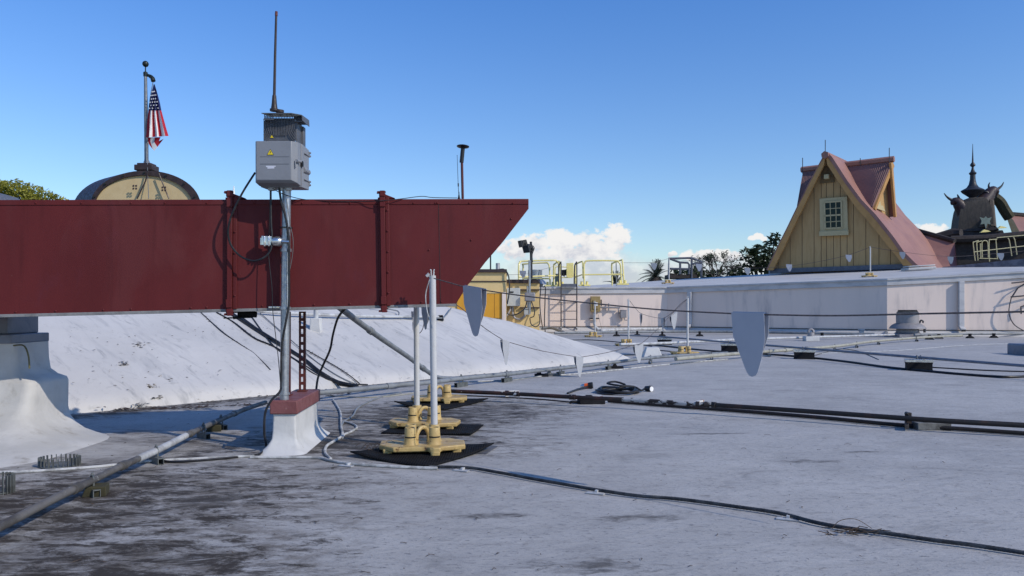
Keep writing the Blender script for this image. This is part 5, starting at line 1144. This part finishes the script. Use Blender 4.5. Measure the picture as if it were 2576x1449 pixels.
# window with sashes
def wq(x,y,off=.40): return Fpx(x,y,off)
win=MB(); 
def slab(mb,pts,th_,off): mb.prism([wq(x,y,off) for x,y in pts],hv*th_)
m_=MB(); slab(m_,[(2061,500),(2131,494),(2133,590),(2063,593)],.12,.30); W_=m_.build('window',M['wtrim'],house,bevel=.01)
m_=MB(); slab(m_,[(2060,582),(2134,579),(2134,591),(2060,594)],.10,.22); m_.build('sill',M['wtrim'],W_,bevel=.01)
m_=MB(); slab(m_,[(2074,510),(2116,507),(2117,573),(2076,575)],.03,.285); m_.build('pane',M['glass'],W_)
m_=MB()
def bar(x0,y0,x1,y1,w_): 
    a,b=wq(x0,y0,.27),wq(x1,y1,.27); m_.box((a+b)/2,((b-a).length,.03,w_),b-a,hv,(b-a).cross(hv))
for (a,b,c,d_) in ((2073,509,2117,506),(2075,575,2118,573),(2074,543,2117,540)): bar(a,b,c,d_,.07)
for (a,b,c,d_) in ((2073.5,508,2076,576),(2116.5,506,2118,574)): bar(a,b,c,d_,.07)
for f_ in (1/3,2/3): bar(2074+43*f_,508,2076+42*f_,574,.03)
for y in (525,558): bar(2074,y+1,2117,y-2,.03)
m_.build('sash_bars',M['wtrim'],W_)
m_=MB(); c=Fpx(2081,445,.3); m_.box(c,(.22,.3,.2),hu,hv); m_.build('lamp_box',M['wtrim'],house,bevel=.02)
m_=MB(); m_.prism([Fpx(2070,420,.4),Fpx(2092,420,.4),Fpx(2100,458,.4),Fpx(2062,462,.4)],hv*.04); m_.build('apex_shade',M['joint'],house)  # brown sheet standing in for the shade below the gable apex
# cross gable: ridge through the main roof
C0=Fpx(2077,392)+hv*1.85; zR=7.36
ER=V((C0.x,C0.y,0))+hu*2.22+ez*zR; EL=V((C0.x,C0.y,0))-hu*1.62+ez*zR
Fc=V((15.75,33.6,5.2)); Bc=V((17.35,34.9,5.0)); FcL=P(2006,524,36.0); 
def crossroof(e,f,b,cen,mat,name):
    m_=MB(); th_=V((0,0,.1))
    # front slope runs from the ridge down, back into the main roof
    fi=cen-hv*1.0-ez*2.4; bi=cen+hv*1.0-ez*2.4
    for (q,qi) in ((f,fi),(b,bi)):
        m_.add([cen+th_,e+th_,q+th_,qi+th_,cen,e,q,qi],[(0,1,2,3),(7,6,5,4),(1,5,6,2),(2,6,7,3),(0,4,5,1)])
    m_.build(name,M[mat],house)
Cc=V((C0.x,C0.y,zR))
crossroof(ER+hu*.1,Fc,Bc,Cc,'corr','dormer_roof'); crossroof(EL-hu*.0,FcL+V((0,0,0)),EL+hv*1.1-ez*2.4,Cc,'corr','dormer_roof')
# corrugation ribs on the two visible dormer slopes
m_=MB()
for (e,f) in ((ER,Fc),(EL,FcL)):
    inner=Cc-hv*1.0-ez*2.4
    for i in range(26):
        t=i/25; a=e.lerp(Cc,t); b=f.lerp(inner,t); m_.tube([a+V((0,0,.10)),b+V((0,0,.10))],.026,5)
stuff(m_.build('corrugation',M['corr'],house))
m_=MB(); m_.tube([EL-hu*.12+ez*.12,ER+hu*.15+ez*.12],.14,6); m_.build('ridge_cap',M['pinkroof'],house)
# dormer gable face
gd=(Bc-Fc).normalized(); m_=MB(); rec=-hu*.22; m_.add([ER+rec,Fc+rec,Bc+rec],[(0,1,2)]); m_.build('dormer_wall',M['siding'],house)
m_=MB()
for (a,b) in ((ER,Fc),(ER,Bc)):
    d=(b-a).normalized(); n=d.cross(hu).normalized(); n=n if n.z<0 else -n
    m_.prism([a,b,b+n*.17,a+n*.3],hu*.1)
m_.build('dormer_bargeboard',M['barge'],house)
q=Fc.lerp(Bc,.42)+ez*.12-hu*.14
m_=MB(); m_.prism([q+gd*x_+ez*z_ for (x_,z_) in ((-.55,.0),(.55,.0),(.3,.22),(.12,.2),(0,.55),(-.12,.2),(-.3,.22))],hu*.05); m_.build('dormer_ornament',M['wtrim'],house)
m_=MB(); q2=q+ez*.95; m_.lathe([(.17,0),(.17,.05)],q2,16,hu); m_.build('dormer_window',M['glass'],house)
m_=MB(); m_.lathe([(.27,-.01),(.27,.03),(.17,.04)],q2,16,hu,caps=False); m_.build('dormer_window_ring',M['wtrim'],house)
m_=MB()
for (x,y0,y1) in ((2019,437,397),(2076,390,352),(2164,417,398),(2237,408,372)):
    p=P(x,y0,35 if x<2200 else 34); m_.tube([p,P(x,y1,p.y)],.018,5)
stuff(m_.build('lightning_rod',M['iron'],house))
# lower roof wing running from the house towards the tower
wing=thing('roof_wing','low pink roof wing with a dark ridge between the gable house and the dark tower','building',P(2330,680,38))
a0,a1=P(2236,560,40.5),P(2402,610,37.5); b0,b1=P(2262,690,36.5),P(2412,690,35.2)
m_=MB(); rows=[]
for j in range(7):
    t=j/6; bul=.25*sin(pi*t); rows.append([a0.lerp(a1,s).lerp(b0.lerp(b1,s),t)-ez*bul for s in (0,.25,.5,.75,1)])
m_.grid(rows); m_.grid([[p+V((.6,1.2,-.6)) for p in rows[0]],rows[0]]); m_.build('roof',M['pinkroof'],wing,angle=50)
m_=MB(); m_.tube([a0+ez*.06,a0.lerp(a1,.5)+ez*.02,a1+ez*.06],.13,7); m_.build('ridge',M['dark'],wing)
m_=MB(); m_.add([a1,b1,b1+V((.8,1.5,0)),a1+V((.8,1.5,0))],[(0,1,2,3)]); m_.build('end_wall',M['dark'],wing)

# ================================================================ DARK TOWER
YT=42.; k=YT/F
def TP(x,y,dY=0.): return P(x,y,YT+dY)
tw=thing('ornate_tower','dark thatched tower with a black finial spire and horned beast heads at the right','tower',TP(2450,670))
def sqr(y,wl,wr,dp):
    cx_=(wl+wr)/2; a=TP(wl,y); b=TP(wr,y); return [a+V((.0,-dp*.15,0)),b+V((-.25*(b.x-a.x),-dp*.5,0)),b+V((0,dp*.4,0)),a+V((.25*(b.x-a.x),dp*.6,0))]
m_=MB(); m_.grid([sqr(y,l,r,d) for (y,l,r,d) in [(600,2401,2492,2.2),(575,2402,2492,2.1),(550,2405,2490,2.),(530,2409,2487,1.9),(515,2414,2482,1.7),(505,2420,2476,1.5),(499,2432,2466,1.1)]],closed=True); s4=sqr(499,2432,2466,1.1); m_.add(s4,[(0,1,2,3)]); m_.build('tower_body',M['tower'],tw,angle=50)
m_=MB()
for (y0,y1,l,r) in ((596,585,2384,2520),(585,578,2392,2500)): m_.grid([sqr(y0,l,r,2.8),sqr(y1,l+4,r-4,2.6)],closed=True); m_.add(sqr(y1,l+4,r-4,2.6),[(0,1,2,3)])
m_.tube([TP(2352,600,-1.2),TP(2400,588,-1.5),TP(2418,586,-1.8)],[.25,.3,.22],8); m_.build('beam_base',M['dark'],tw)
m_=MB(); c=TP(2449,0); c.z=0
zz=lambda y: TP(0,y).z
m_.lathe([(r*k,zz(y)) for (r,y) in [(13,504),(8,497),(14,492),(24,484),(27,480),(25,478),(14,472),(9,464),(6.5,452),(6,440),(8.5,437),(8.5,435),(5,432),(3,425),(2.4,420),(6,417),(6,414),(2.2,408),(1.6,395),(1,380),(.5,362)]],(TP(2447,0).x,YT,0),16); m_.build('finial_spire',M['iron'],tw,angle=40)
def beast(path,rad,horns,name):
    pts=[TP(*p) for p in path]; sp_=smooth(pts,5); n=len(sp_); rr_=[]
    for i in range(n):
        t=i/(n-1)*(len(rad)-1); a=int(min(t,len(rad)-2)); rr_.append(rad[a]+(rad[a+1]-rad[a])*(t-a))
    m_=MB(); m_.tube(sp_,rr_,12); o=m_.build(name,M['horn'],tw,angle=60)
    for h in horns:
        m_=MB(); q=smooth([TP(*p) for p in h],5); m_.tube(q,[.085*(1-i/len(q))+.014 for i in range(len(q))],7); m_.build('horn',M['iron'],o)
beast([(2434,548),(2424,530),(2414,516),(2406,508),(2399,508),(2394,515)],[.46,.40,.32,.26,.20,.05],[[(2400,505,0),(2390,501,0),(2381,494,0),(2375,486,0)],[(2409,505,.1),(2412,499,.1),(2410,493,.1),(2408,489,.1)]],'beast_head')
beast([(2462,522),(2473,508),(2483,496),(2491,485),(2499,480),(2505,484),(2503,494)],[.46,.42,.36,.30,.26,.18,.05],[[(2503,479,0),(2512,474,0),(2520,467,0),(2525,458,0)],[(2497,478,.1),(2489,474,.1),(2487,466,.1),(2490,459,.1)],[(2489,489,-.2),(2482,483,-.2),(2477,482,-.2)]],'beast_head')
m_=MB(); m_.tube(smooth([TP(2500,496,1),TP(2515,508,1),TP(2528,530,1),TP(2540,548,1)]),[.3]*19,8); m_.build('curved_rafter',M['olivedk'],tw)
for (qa,qb) in (((2480,512,-.3),(2472,575,-.9)),((2492,505,-.3),(2496,572,-.9))):
    m_=MB(); m_.tube([TP(*qa),TP(*qb)],[.16,.2],7); m_.build('rafter_post',M['tower'],tw)
m_=MB(); q=TP(2480,556,-1.15); m_.prism([q+V(z)*.72 for z in ((-.45,0,.3),(-.15,0,.2),(0,0,.35),(.15,0,.2),(.45,0,.3),(.3,0,.0),(.35,0,-.25),(.1,0,-.2),(0,0,-.6),(-.1,0,-.2),(-.4,0,-.25),(-.3,0,.0))],V((.05,.1,0))); m_.build('carved_face',M['greywood'],tw)
m_=MB(); q=TP(2478,585,-1.7); m_.prism([q+V((-.25,0,0)),q+V((.3,0,.05)),q+V((.15,0,.12)),q+V((-.05,0,.16))],V((0,.1,0))); q=TP(2520,575,-1.5); m_.prism([q+V((-.2,0,0)),q+V((.3,0,.04)),q+V((.15,0,.1)),q+V((-.05,0,.14))],V((0,.1,0))); m_.build('yellow_trim',M['yrail'],tw)
# hall behind and below the tower
hl=thing('dark_hall','dark boarded hall with a curved olive and pink roof under the tower','building',TP(2500,670,1))
m_=MB(); a,b=P(2386,601,40),P(2640,588,38.5); m_.prism([V((a.x,a.y,.5)),V((b.x,b.y,.5)),b,a],V((.6,1.5,0))); m_.build('wall',M['dark'],hl)
m_=MB(); m_.tube([P(2392,603,39.8),P(2480,600,39.3),P(2640,585,38.3)],.2,8); m_.build('eave_beam',M['dark'],hl)
m_=MB(); rows=[]
for (pl) in ([(2502,500,2),(2530,540,1.4),(2545,585,.5)],[(2524,520,3),(2550,555,2),(2570,592,.5)]): rows.append([TP(*p) for p in pl])
m_.grid(rows); m_.build('olive_roof',M['olivedk'],hl)
m_=MB(); m_.prism([TP(2535,540,3),TP(2640,550,3),TP(2640,600,1),TP(2562,590,1)],V((.2,.4,.1))); m_.build('roof_slope',M['pinkroof'],hl)
m_=MB(); m_.tube([TP(2530,538,3),TP(2580,542,3),TP(2640,552,3)],.14,7); m_.build('ridge',M['dark'],hl)
m_=MB(); a,b=P(2330,676,36.5),P(2680,640,33); m_.prism([V((a.x,a.y,1)),V((b.x,b.y,1)),b,a],V((.3,.6,0))); tag(m_.build('stained_parapet',M['bluewall']),'blue grey stained parapet below the yellow rails at the right','parapet')
YR=33.5
gr2=guard('guard_rail','faded yellow guard rail with close posts below the tower at the right edge',[P(2507,603,YR),P(2508,598,YR),P(2576,592,YR),P(2660,585,YR)],
 [fr2(q,YR) for q in ([(2453,656),(2448,612),(2450,609),(2462,605)],[(2460,655),(2457,613),(2460,609),(2470,606)],[(2467,650),(2466,612)],[(2471,648),(2470,613),(2474,606),(2481,606),(2485,613),(2486,648)],[(2489,658),(2488,607),(2493,603),(2507,602)],[(2509,652),(2505,603)],[(2545,644),(2539,606),(2535,599)],[(2558,641),(2553,605),(2549,597)])],
 [P(2449,634,YR),P(2473,631,YR),P(2576,619,YR),P(2660,610,YR)],r=.021,mat='railpale',cat='guard rail')
m_=MB(); m_.tube([P(2464,650,YR),P(2510,651,YR)],.018,6); m_.build('bottom_rail',M['railpale'],gr2)
# dark rails with platform right of the large palm
rp=thing('rooftop_platform_rail','dark grey railed platform beside the large palm on the far roof','railing',P(1720,700,41)); YQ=41.
m_=MB()
for pl in ([(1682,698),(1683,650),(1740,649),(1765,659),(1764,700)],[(1740,649),(1740,700)],[(1683,650),(1710,660),(1730,661),(1734,666),(1733,690)],[(1711,660),(1711,690)],[(1683,676),(1735,677)],[(1742,664),(1764,661)]): m_.tube([P(x,y,YQ) for x,y in pl],.06,6)
m_.build('railing',M['railgrey'],rp)
m_=MB(); m_.prism([P(1686,690,YQ),P(1752,690,YQ),P(1755,700,YQ),P(1686,700,YQ)],V((0,1.5,0))); m_.build('platform',M['dark'],rp)
m_=MB(); m_.prism([P(1753,663,YQ),P(1766,663,YQ),P(1766,683,YQ),P(1756,683,YQ)],V((0,.1,0))); m_.build('sign_panel',M['railgrey'],rp)
# stanchions and lines on the far roof
YA_=34.
s7=P(1680,714,31.); s8=P(2187,697,26.2)
put(SP,s7,.1,'white stanchion on the far roof edge just left of the platform rail'); 
add_post(S0,.07,.06,1.03); put(S0,s8,.1,'white stanchion standing on the far roof in front of the boarded gable')
t7=s7+V((.06,.06,1.03)); t8=s8+V((.06,.06,1.03))
tl_=P(1340,668,31.)
line('thin line over the far roof between the yellow rails and the roof edge stanchion',[P(1540,661,29.),P(1600,661,30),P(1645,660,30.5),t7],.006)
def fpen(x,y,w,Y,label,mat='flag',h=.30): pennant(P(x-w/2,y,Y),P(x+w/2,y+.6,Y-.08),h*Y/33*1.0,label,mat,.02)
fpen(1645,662,15,30.5,'pale pennant over the large palm','flagw',.28)
line('thin line sagging from the roof edge stanchion across the gable',[t7,P(1760,660,31),P(1880,674,30.5),P(1985,669,29.5),P(2060,658,28.5),P(2135,641,27),t8],.006)
line('thin line from the gable stanchion across the pink roof to the right edge',[t8,P(2270,634,25),P(2390,645,25),P(2515,637,25),P(2640,625,25)],.006)
for (x,y,w,Y,l,mt) in ((1758,664,15,31,'grey pennant in front of the dark platform rail','flag'),(1880,674,15,30.5,'translucent pale pennant before the dark tree','flagw'),(1985,665,15,29.5,'grey pennant low at the left foot of the boarded gable','flag'),(2135,641,16,27,'grey pennant across the middle of the boarded gable','flag'),(2270,634,15,25,'pale pennant over the right bargeboard of the gable','flagw'),(2391,646,15,25,'pale pennant hanging before the dark hall','flagw'),(2517,637,17,25,'pale pennant overlapping the yellow rail below the tower','flagw')): fpen(x,y,w,Y,l,mt)
line('thin line past the floodlight pole',[P(1275,691,27),P(1318,690,27),P(1350,682,29),P(1400,668,31)],.006)
fpen(1315,681,16,27,'grey pennant beside the floodlight pole')
# ================================================================ BARREL FACADE AND FLAGPOLE
YB=45.; kb=YB/F
bh=thing('barrel_roof_building','cream round topped facade with a dark brown barrel roof rising behind the duct','building',P(350,560,YB))
ax_=V((-.42,.9,0)).normalized()
def ell(cx_,top,rx,ry,n=30,pw=2.):
    out=[]
    for i in range(n+1):
        a=pi*i/n; out.append(P(cx_-rx*cos(a),top+ry-ry*sin(a)**.92,YB))
    return out
oi=ell(361,441,126,88); oo=ell(366,429,140,96); bk_=[p+V((-2.0,1.7,0)) for p in oo]
m_=MB(); m_.prism([p+V((0,.12,0)) for p in oi]+[P(498,600,YB)+V((0,.12,0)),P(234,600,YB)+V((0,.12,0))],V((0,.1,0))); m_.build('facade',M['cream'],bh)
m_=MB(); m_.grid([[p+V((0,.14,0)) for p in oi],oi,oo,bk_]); m_.build('barrel_rim',M['dkbrown'],bh,angle=30)
m_=MB(); m_.prism([P(512,528,YB+.3),P(208,528,YB+.3),P(208,1070,YB+.3),P(512,1070,YB+.3)],V((-.6,5,0))); m_.build('wall',M['cream'],bh)
m_=MB()
for i in range(3,28,4): m_.lathe([(.06,0),(.05,.05)],oi[i].lerp(oo[i],.5)+V((0,-.02,0)),8,(0,-1,0))
stuff(m_.build('rim_bolt',M['bronze'],bh))
m_=MB(); p=P(369,424,YB+.6); m_.box(p,(66*kb*.7,.9,14*kb)); m_.box(p+ez*9*kb,(36*kb,.7,6*kb)); m_.build('pole_pedestal',M['dkbrown'],bh,bevel=.03)
for pl,sq in (([(380,440),(371,460),(352,500)][0:0] or [(373,431),(366,455),(345,500)],(340,470)),([(400,437),(408,458),(425,500)],(413,475))):
    m_=MB(); m_.tube(smooth([P(x,y,YB-.15) for x,y in pl]),.04,6); st_=m_.build('stay_rod',M['dkbrown'],bh)
for (x,y) in ((339,471),(412,475)):
    m_=MB(); q=P(x,y,YB-.2); 
    for (dx,dz) in ((-.1,.1),(.1,.1),(-.1,-.1),(.1,-.1)): m_.box(q+V((dx*.8,0,dz*.8)),(.11,.06,.11),(1,0,.25))
    m_.build('anchor_plate',M['dkbrown'],bh,bevel=.02)
fpz=thing('flagpole','grey flagpole with a dark ball finial on the round topped facade','flagpole',P(368,418,YB+.5)); Yp=YB+.5
m_=MB(); m_.tube([P(369,420,Yp),P(368.5,400,Yp),P(367.5,300,Yp),P(366,190,Yp)],[.17,.12,.115,.085],12); m_.build('pole',M['polegrey'],fpz)
m_=MB(); m_.lathe([(.02,-.19),(.12,-.14),(.175,-.05),(.18,.04),(.13,.13),(.05,.18),(.01,.185)],P(366,161,Yp),16); m_.tube([P(366,167,Yp),P(366,182,Yp)],.035,8); m_.build('ball_finial',M['bronze'],fpz)
m_=MB(); m_.lathe([(.12,-.12),(.13,.1),(.1,.14)],P(366,187,Yp),12); m_.tube(smooth([P(368,188,Yp),P(376,191,Yp),P(383,196,Yp-.05),P(386,205,Yp-.1)]),[.09]*7+[.11]*6+[.13]*5+[.05],10); m_.build('truck_arm',M['bronze'],fpz)
m_=MB(); m_.lathe([(.19,0),(.17,.25),(.13,.35)],P(369,418,Yp),12); m_.build('pole_collar',M['polegrey'],fpz)
m_=MB(); m_.tube(smooth([P(385,206,Yp-.1),P(376,260,Yp-.1),P(371,330,Yp-.15),P(371,415,Yp-.3),P(374,500,YB-.5)]),.022,5); m_.tube([P(368,310,Yp),P(376,310,Yp)],.03,6); m_.build('halyard',M['polegrey'],fpz)
# the flag
Lf=[(386.5,212),(382,230),(378,248),(375,264),(373.5,278),(371,300),(369.5,322),(367,346)]
Rf=[(389,212),(394,228),(399,246),(403,262),(406,278),(412,300),(418,322),(424,342)]
m_=MB(); NC=14; rows=[]
for j,(a,b) in enumerate(zip(Lf,Rf)):
    rows.append([P(a[0]+(b[0]-a[0])*i/NC,a[1]+(b[1]-a[1])*i/NC,Yp-.3+.10*sin(i*1.35+j*.25)*min(1,j/3)) for i in range(NC+1)])
rr=[]
for j in range(len(rows)-1):
    for s in (0,.5): rr.append([p.lerp(q,s) for p,q in zip(rows[j],rows[j+1])])
rr.append(rows[-1]); vs_=[p for r in rr for p in r]; n=NC+1
for p in vs_: m_.v.append(p)
for j in range(len(rr)-1):
    for i in range(NC):
        m_.f.append((j*n+i,j*n+i+1,(j+1)*n+i+1,(j+1)*n+i)); m_.m.append(2 if j<8 else (0 if (i//2)%2==0 else 1))
# lower fold turned back
lo=[[P(368+(404-368)*i/10,346+(-1)*i/10,Yp-.25) for i in range(11)],[P(369+(400-369)*i/10,357+(-2+10*(1-abs(i/10-.5)*2)*.2)*1,Yp-.12) for i in range(11)],[P(372+(412-372)*i/10, 360+20*(1-abs(i-4)/4.0 if i<4 else 1-(i-4)/6*1.55),Yp-.1) for i in range(11)]]
b0_=len(m_.v); m_.v += [p for r in lo for p in r]
for j in range(2):
    for i in range(10): m_.f.append((b0_+j*11+i,b0_+j*11+i+1,b0_+(j+1)*11+i+1,b0_+(j+1)*11+i)); m_.m.append([1,0,0,1,1,1,0,0,0,0][i])
# stars
for j in range(2,8):
    for i in range(3+(j%2)):
        jj=j; u=(i+.7+(.5 if j%2==0 else 0))/(4.2); r_=rr[jj*1] if jj<len(rr) else rr[-1]; r_=rr[min(jj,7)]
        q=r_[0].lerp(r_[-1],u)+V((0,-.15,-.08)); s=.058; pts=[]
        for k_ in range(10): a=pi/2+2*pi*k_/10; rad_=s if k_%2==0 else s*.42; pts.append(q+V((cos(a)*rad_,0,sin(a)*rad_)))
        m_.add(pts,[tuple(range(10))],1)
fl=m_.build('flag',[M['fred'],M['fwhite'],M['fblue']],angle=60); tag(fl,'american flag with stars and stripes hanging limp from the flagpole arm','flag')
# small dark dome roof at the far left edge
m_=MB(); c=P(-40,510,52); m_.lathe([(2.3,-13.6),(2.3,-1),(2.4,-.9),(2.35,0),(2.0,.4),(1.2,.62),(.1,.7)],c,24); tag(m_.build('domed_roof',M['railgrey']),'low dark domed roof at the left edge of the picture behind the duct','roof')
m_=MB(); q=P(588,500,60); m_.lathe([(.35,-15.),(.2,-2),(.18,0),(.08,.5),(.03,1.)],q,10); tag(m_.build('roof_spike',M['white']),'tiny white spike peeking over the duct by its left joint','spire')

# ================================================================ TREES
def leaves(mb,c,r,n,size,flat=.8,shell=.55,ang=None):
    for _ in range(n):
        while True:
            d=V((random.uniform(-1,1),random.uniform(-1,1),random.uniform(-1,1)))
            if .05<d.length<1: break
        if d.length<shell and random.random()<.6: d=d.normalized()*random.uniform(shell,1)
        p=c+V((d.x*r[0],d.y*r[1],d.z*r[2])); a=V((random.gauss(0,1),random.gauss(0,1),random.gauss(0,.6))).normalized(); b=a.cross(V((random.gauss(0,1),random.gauss(0,1),random.gauss(0,1)))).normalized()
        s=size*random.uniform(.6,1.4); mb.add([p-a*s,p-b*s*.32,p+a*s,p+b*s*.32],[(0,1,2,3)])
def tree(name,label,blobs,n,size,mat,base,cat='tree',trunk_r=.25,group=None):
    th=thing(name,label,cat,base,group); m_=MB()
    for (c,r) in blobs: leaves(m_,c,r,int(n*r[0]*r[2]),size)
    m_.build('crown',M[mat],th)
    m_=MB(); top=sum((b[0] for b in blobs),V((0,0,0)))/len(blobs); fork=base.lerp(top,.55); m_.tube(smooth([base,base.lerp(fork,.5)+V((.1,0,0)),fork],4),[trunk_r*(1-.35*i/8) for i in range(9)],9)
    for (c,r) in blobs[:7]: m_.tube(smooth([fork,fork.lerp(c,.5)+V((0,0,.25)),c],4),[trunk_r*.5*(1-.8*i/8) for i in range(9)],6)
    m_.build('trunk',M['bark'],th); return th
YL_=58.; kt=YL_/F
bl=[(P(x,y,YL_+dy),(r*kt,r*kt*.9,r*kt*.8)) for (x,y,r,dy) in [(-20,490,44,0),(20,482,38,1),(48,478,34,0),(80,488,32,1),(108,496,28,0),(134,506,26,0),(158,514,22,0),(60,520,60,0),(5,470,24,0),(20,580,75,1),(90,590,60,2),(-40,600,70,0),(30,660,60,1)]]
tree('pine_tree','yellow green tree crown rising behind the left end of the duct',bl,430,.17,'leafyel',V((P(60,0,YL_).x,YL_,-6)),trunk_r=.4)
YD=60.; kd=YD/F
def tb(l,Y): return [(P(x,y,Y+dy),(r*Y/F,r*Y/F*.8,r*Y/F*f)) for (x,y,r,f,dy) in l]
tree('dense_tree','dense dark leafed tree against the left side of the gable house',tb([(1895,660,34,.8,0),(1915,635,26,.9,0),(1938,622,22,.8,.5),(1880,640,20,.8,0),(1925,665,34,.8,0),(1896,630,12,.9,0),(1950,600,14,1.2,0),(1945,650,26,.9,0)],YD),190,.26,'leafdark',V((P(1915,0,YD).x,YD,-6)),trunk_r=.3)
tree('shrub_tree','low dark tree right of the large palm behind the platform rail',tb([(1725,690,30,.5,0),(1750,684,26,.6,0),(1700,690,22,.5,0),(1770,692,26,.5,0)],YD),200,.26,'leafdark',V((P(1740,0,YD).x,YD,-6)),group='dark trees beyond the far roof')
tree('shrub_tree','low dark tree between the bare tree and the dense tree',tb([(1800,690,26,.5,0),(1830,684,24,.7,0),(1850,678,20,.8,0),(1862,690,24,.6,0)],YD),200,.26,'leafdark',V((P(1835,0,YD).x,YD,-6)),group='dark trees beyond the far roof')
# sparse almost bare tree
bt=thing('bare_tree','sparse nearly bare tree between the platform rail and the dense tree','tree',V((P(1800,0,56).x,56,-6))); m_=MB(); lf=MB()
def br(p,d,l,r,k):
    q=p+d*l; m_.tube([p,p.lerp(q,.5)+V((random.gauss(0,l*.05),0,random.gauss(0,l*.05))),q],[r,r*.85,r*.65],5)
    if k==0:
        if random.random()<.8:
            leaves(lf,q,(.2,.2,.2),3,.09)
        return
    for _ in range(3 if k>1 else 3):
        dd=(d+V((random.gauss(0,.55),random.gauss(0,.4),random.gauss(.12,.35)))).normalized(); br(q,dd,l*random.uniform(.6,.85),r*.62,k-1)
bp_=P(1800,712,56); m_.tube([V((bp_.x,56,-6)),bp_],[.2,.12],8)
for dx in (-.5,-.15,.25,.55): br(bp_,V((dx,0,1)).normalized(),.75,.06,4)
m_.build('branches',M['bark'],bt); lf.build('leaves',M['leafdark'],bt)
# palms
def palm(label,px,py,R,Y,nf,seed):
    random.seed(seed); c=P(px,py,Y); k=Y/F; th=thing('palm_tree',label,'palm',V((c.x,c.y,-6)),'palms beyond the far roof'); m_=MB(); L_=R*k
    for i in range(nf):
        a=2*pi*i/nf*1.618*3+random.uniform(-.2,.2); el=random.uniform(.0,1.45); pts=[]; d=V((cos(a)*cos(el),sin(a)*cos(el),sin(el)))
        for j in range(9):
            t=j/8; pts.append(c+d*(L_*t*1.05)+V((0,0,-L_*.55*t*t*cos(el))))
        m_.tube(pts,[.05*(1-.8*j/8) for j in range(9)],4)
        for j in range(1,9):
            for sgn in (-1,1):
                for q in (0,.5):
                    p=pts[j-1].lerp(pts[j],q+.5); tdir=(pts[j]-pts[j-1]).normalized(); sd=tdir.cross(ez).normalized()*sgn; tip=p+(sd*.75+tdir*.6-ez*.25)*(L_*.22*(1-.5*abs(j/8-.45))); m_.add([p-tdir*.05,p+tdir*.05,tip],[(0,1,2)])
    m_.build('crown',M['leafpalm'],th)
    m_=MB(); m_.lathe([(L_*.18,-L_*.9),(L_*.42,-L_*.55),(L_*.45,-L_*.3),(L_*.25,-.05)],c,14); m_.tube([V((c.x,c.y,-6)),c-ez*L_*.6],L_*.18,10); m_.build('trunk',M['dark'],th)
palm('large dark palm crown standing beyond the far roof left of the platform rail',1650,697,46,95,40,3); palm('small dark palm crown behind the right yellow guard rail',1548,716,36,110,30,5)
random.seed(11)
for o in list(scene.objects):
    if '_o' in o: del o['_o']
